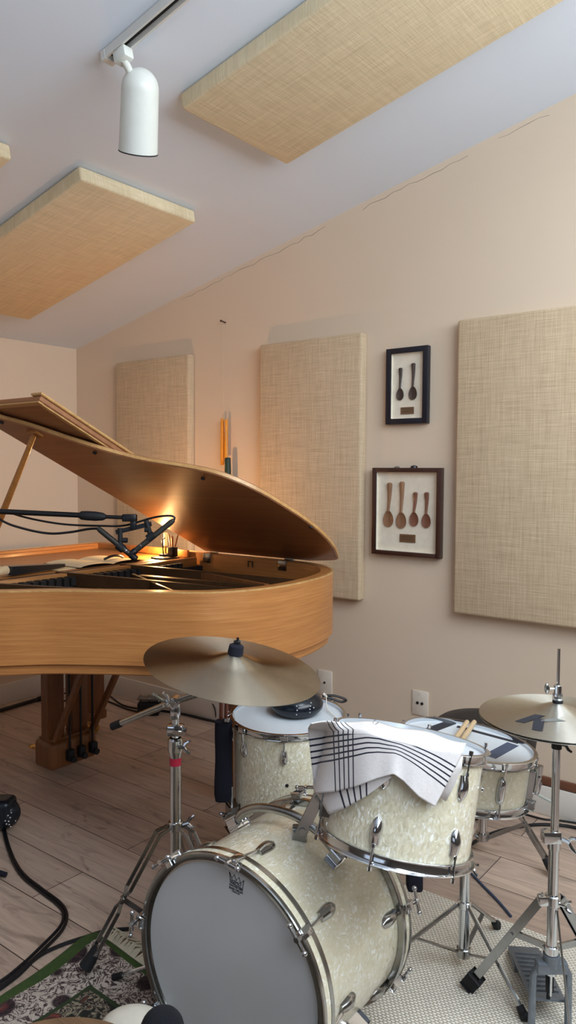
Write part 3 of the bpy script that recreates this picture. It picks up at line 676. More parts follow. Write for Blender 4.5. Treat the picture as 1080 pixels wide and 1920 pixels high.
br0, br1 = on_shelf(5, 1073, .02), on_shelf(116, 1062, .008)
hb = thing('bench_brush', 'dark tapering brush with round wooden handle at the left end of the piano shelf', 'brush', (br0.x, br0.y, ZS+.0065))
d_ = (br1-br0); d_.z = 0; L_ = d_.length; d_.normalize(); s_ = V((-d_.y, d_.x, 0))
b = MB(); b0 = V((br0.x, br0.y, ZS+.0255))
rows = []
for i in range(9):
    t = i/8; w, h = .028*(1-.35*t), .017*(1-.62*t); cc2 = b0+d_*(.02+(L_-.02)*t); cc2.z = ZS+h+.0068
    rows.append([cc2+s_*w+V((0, 0, h)), cc2-s_*w+V((0, 0, h)), cc2-s_*w-V((0, 0, h)), cc2+s_*w-V((0, 0, h)), cc2+s_*w+V((0, 0, h))])
b.grid(rows); b._f([b.bm.verts.new(V(p)) for p in rows[0][:4]]); b._f([b.bm.verts.new(V(p)) for p in rows[-1][:4]]); b.build('bristle_block', 'navy_glossy', hb)
b = MB(); b.cyl(b0-d_*.14, b0+d_*.022, .0185, 18, .0175, .004); b.build('handle', 'stick_wood', hb)
c_ = on_shelf(318, 1046); c_.x = min(c_.x, -2.57); c_.y = min(c_.y, 2.42)
dsk = MB().lathe([(0, 0), (.064, 0), (.067, .003), (.064, .007), (0, .008)], (c_.x, c_.y, ZS+.0002), (0, 0, 1), 36).build('round_tray', 'black_plastic'); tag(dsk, 'round dark tray at the right end of the piano shelf under the pencil cup', 'tray')
pc = V((c_.x+.040, c_.y+.008, ZS+.0087)); cup = thing('pencil_cup', 'small black square cup holding short pencils on the round tray', 'cup', pc)
b = MB(); b.box(pc+V((0, 0, .022)), (.034, .034, .044), bev=.003); b.build('cup_body', 'black_plastic', cup)
for i, (dx, dy) in enumerate(((-.007, .004), (.006, -.006), (.008, .008), (-.004, -.008))):
    b = MB(); b.cyl(pc+V((dx, dy, .046)), pc+V((dx*2, dy*2, .082+.006*i)), .0035, 8); b.cyl(pc+V((dx*2, dy*2, .082+.006*i)), pc+V((dx*2.3, dy*2.3, .094+.006*i)), .0035, 8, .0006)
    q = b.build('pencil', 'pencil', cup)
lpz = onX(322, 1000, -2.62); lpz = V((c_.x-.020, c_.y+.020, ZS+.0087)); dl = thing('piano_lamp', 'small lit lamp with glowing upright tube beside the pencil cup under the lid', 'lamp', lpz)
MB().lathe([(0, 0), (.03, 0), (.03, .008), (.008, .012), (0, .012)], lpz, (0, 0, 1), 24).build('base', 'black_plastic', dl)
MB().cyl(lpz+V((0, 0, .012)), lpz+V((0, 0, .045)), .005, 12).build('stem', 'brass', dl)
MB().cyl(lpz+V((0, 0, .045)), lpz+V((0, 0, .108)), .0085, 16, .0085, .003).build('glow_tube', 'lamp_glow', dl)
b = MB(); b.cyl(lpz+V((.010, -.03, .075)), lpz+V((.022, -.034, .006)), .003, 8); b.cyl(lpz+V((.0, 0, .085)), lpz+V((.010, -.03, .075)), .003, 8); b.cyl(lpz+V((0, 0, .006)), lpz+V((.022, -.034, .006)), .003, 8); b.build('arm', 'black_plastic', dl)

# ------------------------------------------------------------------ piano microphones on a boom
MD = 2.62
def mp_(px, py, d=0): return atD(px, py, MD+d)
bs = thing('boom_stand', 'black microphone boom reaching over the piano from the left edge', 'microphone stand', (mp_(-330, 950, -.1).x, mp_(-330, 950, -.1).y, 0))
base = V(bs.location)
tpn = mp_(-330, 942, -.1)
b = MB(); b.tube([tpn, mp_(0, 959), mp_(150, 966)], [.0095, .0095, .009], 12); b.build('boom_arm', 'black_plastic', bs)
b = MB(); b.lathe([(.008, 0), (.015, .01), (.0165, .03), (.0165, .06), (.0135, .085), (.008, .095)], mp_(147, 966), mp_(198, 969)-mp_(147, 966), 18); b.build('grip', 'black_rubber', bs)
b = MB(); b.tube([mp_(190, 968.5), mp_(232, 970.5)], .0068, 10); b.build('inner_arm', 'black_plastic', bs)
b = MB(); b.box(mp_(243, 971), (.05, .03, .026), RT, FW, .005); b.box(mp_(250, 983), (.02, .022, .04), RT, FW, .004); b.build('clutch', 'black_plastic', bs)
b = MB(); b.bar(mp_(217, 998), mp_(284, 982), .016, .005, UP.cross(RT)); b.build('stereo_bar', 'black_plastic', bs)
b = MB(); b.cyl((base.x, base.y, .05), tpn, .011, 14); b.build('upright', 'black_plastic', bs)
for k in range(3):
    a = 2*pi*k/3+.4; b = MB(); e = V((base.x+.3*cos(a), base.y+.3*sin(a), .012)); b.tube([(base.x, base.y, .16), e], .009, 10); lg_ = b.build('leg', 'black_plastic', bs)
    b = MB(); b.ball(e, .014, u=12, v=8); b.build('rubber_foot', 'black_rubber', lg_)
def pencil_mic(a, c, clip_top, clip_at, label, knob):
    A, C2 = mp_(*a), mp_(*c); d = (C2-A).normalized(); L = (C2-A).length
    t = thing('pencil_microphone', label, 'microphone', A, 'pencil microphones over the piano strings')
    b = MB(); b.lathe([(0, 0), (.007, 0), (.0098, .012), (.0098, L-.028), (0, L-.028)], A, d, 18); b.build('body', 'mic_grey', t)
    b = MB(); b.lathe([(.0098, L-.0275), (.0115, L-.025), (.0115, L-.003), (.009, L), (0, L)], A, d, 18); b.build('capsule', 'black_plastic', t)
    b = MB(); b.lathe([(.0101, 0), (.0101, .004)], A+d*(L*.72), d, 18); b.build('band', 'chrome_worn', t)
    ct, ca = mp_(*clip_top), mp_(*clip_at)
    b = MB(); b.cyl(ct, ca, .0085, 12); b.lathe([(.0145, -.013), (.0145, .013)], ca, d, 18); cl_ = b.build('clip', 'black_rubber', t)
    b = MB(); kp = mp_(*knob); b.cyl(kp-RT*.009, kp+RT*.009, .009, 14); b.build('clip_knob', 'black_rubber', cl_)
    return t
pencil_mic((183, 990), (256, 1049), (225, 990), (226, 1026), 'grey pencil microphone sloping down right, left one clipped under the boom', (234, 1013))
pencil_mic((326, 975), (243, 1041), (274, 976), (283, 1006), 'grey pencil microphone sloping down left, right one under the raised lid', (276, 993))
b = MB(); b.tube(spl([mp_(-60, 930, .02), mp_(0, 974, .02), mp_(40, 990, .02), mp_(90, 1000, .02), mp_(130, 998, .02), mp_(165, 992, .01), mp_(184, 991)], 7), .0042, 8)
tag(b.build('microphone_cable', 'black_cable'), 'black cable drooping from the left edge to the left pencil microphone', 'cable')
b = MB(); b.tube(spl([mp_(20, 962, .025), mp_(60, 973, .025), mp_(120, 983, .025), mp_(190, 986, .025), mp_(235, 985, .025), mp_(285, 971, .02), mp_(315, 967, .0), mp_(327, 970, -.002), mp_(325, 977)], 7), .0036, 8)
tag(b.build('microphone_cable', 'black_cable'), 'black cable running under the boom and looping into the right pencil microphone', 'cable')

# ------------------------------------------------------------------ drums: shared pieces
def basis(n, e0):
    n = V(n).normalized(); e0 = V(e0); e0 = (e0-n*e0.dot(n)).normalized(); return n, e0, n.cross(e0)
def rad(C, B, a, r, h):                          # point at angle a (deg), radius r, height h about a drum axis
    n, e0, e1 = B; a = radians(a); return V(C)+n*h+r*(cos(a)*e0+sin(a)*e1)
def lug_mesh(C, B, a, r, h, L=.052, w=.0125, up=1):
    """teardrop lug: flat end towards the hoop (up=+1: towards +axis), rounded tail"""
    n, e0, e1 = B; ra = radians(a); o = cos(ra)*e0+sin(ra)*e1; t = n.cross(o); c = V(C)+n*h+o*(r-.001)
    b = MB(); rows = []
    for i in range(13):
        s = i/12; z = (.5-s)*L*up; ww = w*(.78+.5*s)*(sqrt(max(0, 1-((s-.42)/.585)**2)) if s > .42 else 1); hh = .004+.0100*(.7+.5*sin(pi*min(1, s*1.05)))*(sqrt(max(0, 1-((s-.45)/.56)**2)) if s > .45 else 1)
        rows.append([c+n*z+t*(ww*cos(pi*k/10))+o*(hh*sin(pi*k/10)) for k in range(11)])
    G = b.grid(rows); b._f(G[0]); b._f(G[-1][::-1])
    b.lathe([(0, 0), (.0045, 0), (.0045, .006), (0, .006)], c+n*(.5*L*up)+o*.009, n*up, 12)
    return b, c+o*.009, o, t
def hoop(name, C, B, r, h, t, parent, mat='chrome', up=1, seg=72):
    """triple flanged hoop: bottom flange, band, top bead"""
    n = B[0]; p = [(r-.010, 0), (r, 0), (r+.0015, .0012), (r, .0026), (r-.006, .0034), (r-.0075, .006), (r-.0075, t-.004), (r-.004, t-.0025), (r-.0035, t-.001), (r-.005, t), (r-.0095, t), (r-.010, t-.002)]
    b = MB(); b.lathe([(q, (z if up > 0 else -z)) for q, z in p], V(C)+B[0]*h, n, seg, closed=True); return b.build(name, mat, parent)
def drumdisc(name, C, B, r, h, parent, mat, label=None, t=.002, seg=64):
    b = MB(); b.lathe([(0, 0), (r, 0), (r, t), (0, t)], V(C)+B[0]*h, B[0], seg); return b.build(name, mat, parent, label)
def shell(C, B, r, h0, h1, parent):
    b = MB(); b.lathe([(r-.007, h0), (r, h0), (r, h1), (r-.007, h1)], C, B[0], 72, closed=True); return b.build('shell', 'white_pearl', parent)
def wing(b, p, d, side, s=1.0):
    """wing screw: short stem along d with two wings along side"""
    d = V(d).normalized(); side = V(side).normalized(); p = V(p)
    b.cyl(p, p+d*.016*s, .0055*s, 10)
    for k in (-1, 1): b.tube([p+d*.012*s, p+d*.02*s+side*.011*s*k, p+d*.030*s+side*.015*s*k], [.0045*s, .0045*s, .0036*s], 8)

# ------------------------------------------------------------------ bass drum
BC = V((-1.06, 1.166, .270)); BB = basis((-sin(radians(1.8)), cos(radians(1.8)), 0), (0, 0, 1)); BB = (BB[0], BB[1], BB[0].cross(BB[1]))
BL, BR, SR = .375, .257, .2405
def bp(a, r, h): return rad(BC, BB, a, r, h)
bd = thing('bass_drum', 'white pearl bass drum with grey-white front head in the middle of the floor', 'drum', (BC.x, BC.y+.18, 0))
shell(BC, BB, SR, .016, BL-.016, bd)
for h, up in ((0, 1), (BL, -1)):
    p = [(BR-.0155, .0), (BR-.013, -.0012), (BR-.002, -.0012), (BR, .0012), (BR, .009), (BR-.003, .0095), (BR-.003, .0255), (BR, .026), (BR, .037), (BR-.0015, .039), (BR-.0155, .039)]
    b = MB(); b.lathe([(r, z*up) for r, z in p], BC+BB[0]*h, BB[0], 96, closed=True); ho = b.build('hoop', 'chrome_worn', bd)
    b = MB(); b.lathe([(BR-.0032, .0097*up), (BR-.0012, .0100*up), (BR-.0012, .0250*up), (BR-.0032, .0253*up)], BC+BB[0]*h, BB[0], 96, closed=True); b.build('pearl_inlay', 'white_pearl', ho)
hd = drumdisc('front_head', BC, BB, BR-.0156, .010, bd, 'head_bass')
b = MB(); b.lathe([(BR-.0156, .0095), (BR-.0225, .0088), (BR-.0225, .0098), (BR-.0156, .0101)], BC, BB[0], 96, closed=True); b.build('head_collar', 'chrome_worn', hd)
drumdisc('rear_head', BC, BB, BR-.0156, BL-.012, bd, 'head_bass')
for k in range(8):                                # front lugs, rods and claws; rear set is turned
    for (off, hl, hh_, sgn) in ((6, .112, 0, -1), (31, BL-.075, BL, 1)):
        a = off+45*k
        if a % 360 > 150 and a % 360 < 210 and sgn > 0: pass
        b, c, o, t = lug_mesh(BC, BB, a, SR, hl, .058, .0145, sgn); lg = b.build('lug', 'chrome_worn', bd)
        e = bp(a, BR+.008, hh_-sgn*.0-(-sgn)*(-.018)) if False else bp(a, BR+.008, hh_+sgn*.016)
        b = MB(); b.cyl(c+BB[0]*sgn*.028, e, .0032, 8); b.build('tension_rod', 'chrome', lg)
        b = MB(); h0 = hh_+sgn*.004; b.box(bp(a, BR+.004, hh_-sgn*.010), (.022, .010, .030), t, o, .003); b.box(bp(a, BR-.003, hh_+sgn*.006), (.020, .020, .006), t, o, .002); b.build('claw', 'chrome', lg)
        b = MB(); b.cyl(e, e+BB[0]*sgn*.012, .006, 10); b.cyl(e+BB[0]*sgn*.008-t*.028, e+BB[0]*sgn*.008+t*.028, .0042, 10); b.ball(e+BB[0]*sgn*.008-t*.028, .0062, u=10, v=8); b.ball(e+BB[0]*sgn*.008+t*.028, .0062, u=10, v=8); b.build('t_handle', 'chrome', lg)
# maker's mark printed on the head
lg_c = onP(443, 1656, BC+BB[0]*.0098, BB[0]); gx = -BB[2] if (-BB[2]).dot(RT) > 0 else BB[2]; gz = V((0, 0, 1)); tilt = radians(-3)
gx, gz = gx*cos(tilt)+gz*sin(tilt), gz*cos(tilt)-gx*sin(tilt)
gn = -BB[0]
def lgp(u, w): return lg_c+gx*u+gz*w+gn*.0004
b = MB(); cw = .0195
zig = [(-cw, .018), (-cw*.62, .006), (-cw*.30, .017), (0, .006), (cw*.34, .016), (cw*.62, .005), (cw*1.05, .014)]
b.tube([lgp(u, w) for u, w in zig], .0008, 6); b.tube([lgp(-cw, .018), lgp(-cw*.8, -.004), lgp(cw*.92, -.006), lgp(cw*1.05, .014)], .0008, 6); mk = b.build('crown_mark', 'ink', hd)
for body, sz, w in (('REMO', .0105, .0005), ('WEATHER KING', .0052, -.0092), ('BASS DRUM', .0072, -.0155), ('MADE IN USA', .0036, -.0208)):
    text('lettering', body, sz, 'ink', hd, lgp(0, w), gx, gz)
# spurs
for a, sx in ((118, 1), (-118, -1)):
    p0 = bp(a, SR, .17); out = (p0-(BC+BB[0]*.17)).normalized(); b = MB(); b.box(p0+out*.012, (.05, .03, .026), BB[0], out, .006); sp_ = b.build('spur_bracket', 'chrome', bd)
    foot = V((-1.535, 1.255, .012)) if sx < 0 else V((-.62, 1.02, .012)); s0 = p0+out*.02
    b = MB(); b.tube([s0-(foot-s0)*.18, foot], .005, 10); b.build('spur_rod', 'chrome', sp_)
    b = MB(); b.tube([foot.lerp(s0, .10), foot], [.008, .009], 12); b.build('rubber_tip', 'black_rubber', sp_)
# rail mount on top of the shell and arm to the tom
ra = [(-34, .252), (-26, .268), (-12, .272), (4, .272), (18, .270), (30, .262), (33, .252)]
b = MB(); b.tube(spl([bp(a, r+.006, .215) for a, r in ra], 5), .0105, 14); rl = b.build('mount_rail', 'chrome_worn', bd)
for a in (-36, 34):
    n_, e0_, e1_ = BB; o = (bp(a, 1, 0)-BC).normalized(); t = n_.cross(o)
    b = MB(); b.box(bp(a, SR+.006, .225), (.045, .026, .010), BB[0], t, .003); b.box(bp(a, SR+.018, .215), (.024, .022, .022), BB[0], t, .004); b.cyl(bp(a, SR+.011, .24), bp(a, SR+.015, .24), .006, 10); b.build('rail_foot', 'chrome', rl)
ph0 = atD(562, 1567, (bp(10, .28, .215)-EYE).dot(FW)-.02); ph1 = atD(601, 1487, (ph0-EYE).dot(FW)-.005)
b = MB(); b.bar(ph0-(ph1-ph0)*.12, ph1, .027, .007, FW); b.box(ph0+FW*.012, (.034, .036, .03), RT, UP, .004)
for f in (.12, .88):
    q = ph0.lerp(ph1, f); b.cyl(q-FW*.008, q+FW*.004, .0075, 14)
b.build('mount_arm', 'steel', bd)

# ------------------------------------------------------------------ rack tom
TC = V((-.765, 1.369, .568)); TB = basis((.034, .242, 1), (0, 1, 0)); TH_, TR = .222, .1545
tm = thing('rack_tom', 'white pearl rack tom mounted above the bass drum under the striped towel', 'drum', TC)
tm_p = (ph1)
shell(TC, TB, TR, .012, TH_-.012, tm)
hoop('hoop', TC, TB, TR+.0115, -.004, .022, tm, up=1); hoop('hoop', TC, TB, TR+.0115, TH_+.004, .022, tm, up=-1)
drumdisc('batter_head', TC, TB, TR+.002, TH_-.008, tm, 'head_white'); drumdisc('bottom_head', TC, TB, TR+.002, .004, tm, 'head_bass')
for k in range(6):
    a = -167.7+62-360/6*0+60*k-62+0
    for h, up, e in ((.060, -1, .0), (TH_-.060, 1, TH_)):
        b, c, o, t = lug_mesh(TC, TB, a, TR, h, .050, .0118, up); lg = b.build('lug', 'chrome', tm)
        b = MB(); b.cyl(c+TB[0]*up*.022, c+o*.003+TB[0]*(e-h+up*.006), .0026, 8); b.cyl(c+o*.003+TB[0]*(e-h+up*.006), c+o*.003+TB[0]*(e-h+up*.014), .0042, 6); b.build('tension_rod', 'chrome', lg)
q = cyl(614, 1500, TC, TB[0], TR+.004); b = MB(); b.box(q, (.03, .05, .02), FW, TB[0], .004); b.cyl(ph1+(ph1-ph0)*-.02, q, .008, 12); b.build('mount_bracket', 'chrome_worn', tm)
ve = (cyl(903, 1480, TC, TB[0], TR)); b = MB(); b.lathe([(0, 0), (.006, 0), (.006, .003), (0, .003)], ve, (ve-TC-TB[0]*(ve-TC).dot(TB[0])), 14); b.build('air_vent', 'chrome', tm)

# ------------------------------------------------------------------ striped towel over the rack tom
HZ_ = TH_+.013; tr_ = TR+.0205
rim_ = [proj(rad(TC, TB, a, tr_, HZ_)) for a in range(0, 360, 2)]
xl_, xr_ = min(rim_), max(rim_)
front = sorted(q for q in rim_ if q[1] >= xl_[1]+(xr_[1]-xl_[1])*(q[0]-xl_[0])/(xr_[0]-xl_[0])-1e-6)
def crease(x):
    if x < front[0][0]+70: return crease(front[0][0]+70)-(front[0][0]+70-x)*.06
    for (x0, y0), (x1, y1) in zip(front, front[1:]):
        if x0 <= x <= x1: return y0+(y1-y0)*(x-x0)/max(1e-6, x1-x0)
    return front[-1][1]
def lerp_t(tab, u):
    for (u0, *a), (u1, *c) in zip(tab, tab[1:]):
        if u <= u1: f = (u-u0)/(u1-u0); return [p+(q-p)*f for p, q in zip(a, c)]
    return list(tab[-1][1:])
HEM = [(0, 590, 1488), (.15, 626, 1485), (.3, 668, 1475), (.45, 706, 1460), (.56, 738, 1451), (.66, 757, 1465), (.82, 785, 1494), (1, 815, 1513)]
CRX = [(0, 577), (.15, 622), (.3, 667), (.45, 712), (.56, 742), (.66, 772), (.82, 822), (1, 868)]
BAK = [(0, 583, 1358), (.15, 622, 1354), (.45, 705, 1357), (.75, 800, 1376), (1, 874, 1397)]
V0 = [(0, .16), (.45, -.05), (.6, -.02), (1, .27)]; V4 = [(0, .54), (.45, .37), (.6, .38), (1, .63)]
rows = []; uvs = []; NU, NF, NB = 60, 30, 8
nh = V((FW.x, FW.y, 0)).normalized()
PT_ = TC+TB[0]*HZ_
for j in range(NB+1):
    f = j/NB; row = []; uvr = []
    for i in range(NU+1):
        u = i/NU; bx_, by_ = lerp_t(BAK, u); gx_ = lerp_t(CRX, u)[0]; gy_ = crease(gx_)
        G = cyl(gx_, gy_, TC, TB[0], tr_); Bk = onP(bx_, min(by_, gy_-6), PT_, TB[0]); dB = Bk-G
        if dB.length > .27: Bk = G+dB*(.27/dB.length)
        p = Bk.lerp(G, f); row.append(p+TB[0]*(.0022*sin(u*19+f*2)+.002)); uvr.append((u+.05*(1-f), -1.2-(1-f) if True else 0))
    rows.append(row); uvs.append(uvr)
for j in range(1, NF+1):
    f = j/NF; row = []; uvr = []
    for i in range(NU+1):
        u = i/NU; gx_ = lerp_t(CRX, u)[0]; gy_ = crease(gx_); hx_, hy_ = lerp_t(HEM, u)
        rip = .0035*sin(u*17+1.3)*f+.010*f*math.exp(-((u-.56)/.07)**2)
        px, py = gx_+(hx_-gx_)*f, gy_+(hy_-gy_)*f
        p = cyl(px, py, TC, TB[0], tr_+.001+.004*f+rip)
        row.append(p); a, c = lerp_t(V0, u)[0], lerp_t(V4, u)[0]; uvr.append((u, (f-a)/(c-a)))
    rows.append(row); uvs.append(uvr)
b = MB(); G = b.grid(rows); lay = b.bm.loops.layers.uv.new('weave'); mp_uv = {}
for r, q in zip(G, uvs):
    for v_, w_ in zip(r, q): mp_uv[v_] = w_
# second layer of the folded cloth, peeking out below
rows2 = []; T2 = [(0, 590, 1480, 617, 1527), (.3, 640, 1476, 650, 1514), (.7, 690, 1462, 690, 1491), (1, 728, 1448, 735, 1457)]
for j in range(9):
    f = j/8; rows2.append([(lerp_t(T2, i/24), f) for i in range(25)])
G2 = [[b.bm.verts.new(cyl(x0+(x1-x0)*f, y0+(y1-y0)*f, TC, TB[0], tr_-.0035)) for (x0, y0, x1, y1), f in r] for r in rows2]
for j, r in enumerate(G2):
    for i, v_ in enumerate(r): mp_uv[v_] = (.165+(.285-.165)*((i/24-.28)/.40), -1.5)
for r0, r1 in zip(G2, G2[1:]):
    for k in range(24): b._f((r0[k], r0[k+1], r1[k+1], r1[k]))
rows3 = [[cyl(lx, ly_, TC, TB[0], tr_-.002) for lx, ly_ in r] for r in ([(800, 1450), (868, 1418)], [(818, 1490), (866, 1440)], [(836, 1503), (850, 1478)])]
G3 = b.grid(rows3)
for r in G3:
    for v_ in r: mp_uv[v_] = (.8, -1.5)
for f in b.bm.faces:
    for lp_ in f.loops: lp_[lay].uv = mp_uv.get(lp_.vert, (0, -2))
tw = b.build('towel', 'towel_cloth', sharp=180); sm = tw.modifiers.new('thickness', 'SOLIDIFY'); sm.thickness = .0016; sm.offset = 1
tag(tw, 'white tea towel with thin dark stripes draped over the rack tom', 'towel')
p = onP(705, 1362, PT_, TB[0]); cl = MB(); a, c = atD(700, 1361, (p-EYE).dot(FW)-.01), atD(710, 1352, (p-EYE).dot(FW)-.01)
cl.tube(spl([a, a+UP*.008, a+UP*.012+RT*.005, a+UP*.012+RT*.010, a+UP*.007+RT*.011, a+UP*.002+RT*.004, a-UP*.004+RT*.004], 5), .0011, 8)
cl.bar(a-UP*.004-RT*.003, a-UP*.004+RT*.012, .008, .004, UP)
tag(cl.build('wire_clip', 'chrome'), 'tiny bent wire clip standing on the top edge of the towel', 'clip')

# ------------------------------------------------------------------ floor tom
FC = V((-1.481, 1.937, .165)); FB = basis((.02, -.03, 1), (1, 0, 0)); FH, FR = .395, .178
ft = thing('floor_tom', 'white pearl floor tom behind the bass drum, with black dome on its head', 'drum', (FC.x, FC.y, 0))
shell(FC, FB, FR, .012, FH-.012, ft); hoop('hoop', FC, FB, FR+.0115, FH+.004, .022, ft, up=-1); hoop('hoop', FC, FB, FR+.0115, -.004, .022, ft, up=1)
drumdisc('batter_head', FC, FB, FR+.002, FH-.008, ft, 'head_white'); drumdisc('bottom_head', FC, FB, FR+.002, .004, ft, 'head_bass')
for k in range(8):
    a = -101+45*k
    for h, up, e in ((FH-.072, 1, FH), (.072, -1, 0)):
        b, c, o, t = lug_mesh(FC, FB, a, FR, h, .046, .0118, up); lg = b.build('lug', 'chrome', ft)
        b = MB(); b.cyl(c+FB[0]*up*.022, c+o*.003+FB[0]*(e-h+up*.004), .0026, 8); b.box(c+o*.004+FB[0]*(e-h-up*.006), (.016, .012, .014), t, o, .003); b.build('tension_rod', 'chrome', lg)
for a in (-118, 2, 122):
    p = rad(FC, FB, a, FR, .09); o = (p-FC-FB[0]*.09).normalized(); t = FB[0].cross(o)
    b = MB(); b.box(p+o*.014, (.042, .030, .085), t, o, .006); br_ = b.build('leg_bracket', 'chrome_worn', ft)
    b = MB(); b.cyl(V((p.x+o.x*.018, p.y+o.y*.018, .03)), p+o*.018+FB[0]*.10, .006, 12); b.build('leg', 'chrome', br_)
    b = MB(); b.cyl(V((p.x+o.x*.018, p.y+o.y*.018, .0)), V((p.x+o.x*.018, p.y+o.y*.018, .04)), .013, 14, .010); b.build('rubber_foot', 'black_rubber', br_)
    b = MB(); wing(b, p+o*.026+FB[0]*.01, o, t); b.build('wing_screw', 'chrome', br_)
p = cyl(538, 1473, FC, FB[0], FR); b = MB(); b.lathe([(0, 0), (.0055, 0), (.0055, .0015), (0, .0015)], p, p-FC-FB[0]*(p-FC).dot(FB[0]), 14); b.build('air_hole', 'slot', ft)
hz = FH-.005
dm_c = onP(556, 1336, FC+FB[0]*hz, FB[0]); dm_c = dm_c+FB[0]*.001
dm = thing('dome_speaker', 'glossy black dome with tiny white markings lying on the floor tom head', 'speaker', dm_c)
b = MB(); pr = [(0, 0), (.05, .0), (.074, .006), (.086, .02), (.088, .034), (.078, .054), (.055, .068), (.025, .075), (0, .076)]; b.lathe(pr, dm_c, FB[0], 40); b.build('shell', 'glossy_black', dm)
def dome_pt(px, py):
    d = ray(px, py); best = None
    for i in range(400):
        t = 2.2+.5*i/400; p = EYE+d*t; v_ = p-dm_c; z = v_.dot(FB[0]); r = (v_-FB[0]*z).length
        for (r0, z0), (r1, z1) in zip(pr, pr[1:]):
            if min(z0, z1) <= z <= max(z0, z1) and abs(z1-z0) > 1e-6:
                rr = r0+(r1-r0)*(z-z0)/(z1-z0)
                if r <= rr: return p
    return EYE+d*2.4
b = MB()
for (px, py) in ((581, 1336), (581, 1330), (582, 1324), (583, 1318), (588, 1327), (556, 1324), (557, 1332), (556, 1340)): b.ball(dome_pt(px, py), .0022, u=8, v=6)
b.build('white_markings', 'white_mark', dm)
hp = rad(FC, FB, 30, .10, FH-.004)
b = MB(); w0 = atD(606, 1300, (dm_c-EYE).dot(FW)+.06); b.tube(spl([w0, w0+V((.012, 0, -.006)), onP(614, 1330, FC+FB[0]*(FH+.002), FB[0]), onP(634, 1349, FC+FB[0]*(FH+.002), FB[0])], 7), .0016, 6); b.cyl(w0, w0+V((.010, .006, -.012)), .004, 10)
tag(b.build('thin_cable', 'white_plastic'), 'thin white cable dropping from the black dome onto the floor tom head', 'cable')
cw_ = [atD(x, y, 2.62) for x, y in ((604, 1306), (622, 1304), (640, 1308), (649, 1313), (640, 1316), (625, 1311), (612, 1307), (630, 1320), (645, 1334), (648, 1348))]
b = MB(); b.tube(spl(cw_, 6), .0042, 8); tag(b.build('coiled_cable', 'black_cable'), 'short coiled black cable behind the dome at the rear edge of the floor tom', 'cable')
# stick bag hung on the floor tom's left side
g0 = atD(419, 1425, 2.40); bg = thing('stick_bag', 'dark navy drumstick bag hanging at the left side of the floor tom', 'bag', (g0.x, g0.y, atD(419, 1503, 2.40).z))
b = MB(); zt2, zb2 = atD(419, 1350, 2.40).z, atD(419, 1503, 2.40).z; rows = []
for i in range(13):
    f = i/12; z = zb2+(zt2-zb2)*f; w, d = .035*(1+.04*sin(f*9))*(1-.08*f)*(1 if i else .9), .022*(1 if i else .7)
    rows.append([V((g0.x, g0.y, z))+RT*(w*cos(2*pi*k/24)*(abs(cos(2*pi*k/24))**-.35 if abs(cos(2*pi*k/24)) > .3 else 1.5))*.82+V((FW.x, FW.y, 0))*(d*sin(2*pi*k/24)) for k in range(24)]+[None])
for r in rows: r[-1] = r[0]
G = b.grid(rows); b._f(G[0][:-1]); b._f(G[-1][:-1]); b.build('bag_body', 'navy_cloth', bg)
b = MB(); q = atD(426, 1349, 2.38); b.box(q, (.016, .012, .03), RT, UP, .003); b.tube([q+UP*.012, q+UP*.02+RT*.02, atD(441, 1352, 2.36)], .0022, 8); b.build('hook', 'chrome', bg)
stk = thing('drumstick', 'reddish brown stick handle standing up out of the navy bag, left one', 'drumstick', atD(413, 1420, 2.41), 'dark sticks in the bag')
b = MB(); b.cyl(atD(413, 1420, 2.41), atD(415, 1316, 2.41), .0065, 12, .0065, .003); b.build('shaft', 'dark_stick', stk)
dup(stk, V(stk.location)+RT*.016+FW*.006+V((0, 0, .006)), 'reddish brown stick handle standing up out of the navy bag, right one', 'dark sticks in the bag')

# ------------------------------------------------------------------ snare drum on its stand
SC = V((-.865, 1.959, .603)); SB = basis((.096, .114, 1), (1, 0, 0)); SH, SRD = .14, .1765
SC0 = SC-SB[0]*SH
sn = thing('snare_drum', 'white pearl snare drum with dark tape strips on its head', 'drum', SC0)
shell(SC0, SB, SRD, .012, SH-.012, sn); hoop('hoop', SC0, SB, SRD+.0115, SH+.003, .024, sn, up=-1); hoop('hoop', SC0, SB, SRD+.0115, -.004, .022, sn, up=1)
sh_ = drumdisc('batter_head', SC0, SB, SRD+.002, SH-.010, sn, 'head_white'); drumdisc('bottom_head', SC0, SB, SRD+.002, .004, sn, 'head_bass')
for k in range(8):
    a = -34.2+45*k; b, c, o, t = lug_mesh(SC0, SB, a, SRD, SH*.5-.004, .0, .0, 1) if False else (None, rad(SC0, SB, a, SRD+.009, SH*.5), None, None)
    n, e0, e1 = SB; o = cos(radians(a))*e0+sin(radians(a))*e1; t = n.cross(o)
    b = MB(); rows = []
    for i in range(15):
        s = i/14; z = (s-.5)*.072; q = sqrt(max(0, 1-(2*s-1)**4)); rows.append([c-o*.010+n*z+t*(.0115*q*cos(pi*j/10))+o*(.004+.013*q*sin(pi*j/10)) for j in range(11)])
    G = b.grid(rows); lg = b.build('lug', 'chrome', sn)
    b = MB()
    for up in (1, -1): b.cyl(c+n*up*.034, c+o*.003+n*up*(SH*.5-.004), .0026, 8); b.cyl(c+o*.003+n*up*(SH*.5-.004), c+o*.003+n*up*(SH*.5+.004), .0042, 6)
    b.build('tension_rod', 'chrome', lg)
a = 10; n, e0, e1 = SB; o = cos(radians(a))*e0+sin(radians(a))*e1; t = n.cross(o); c = rad(SC0, SB, a, SRD+.01, SH*.5)
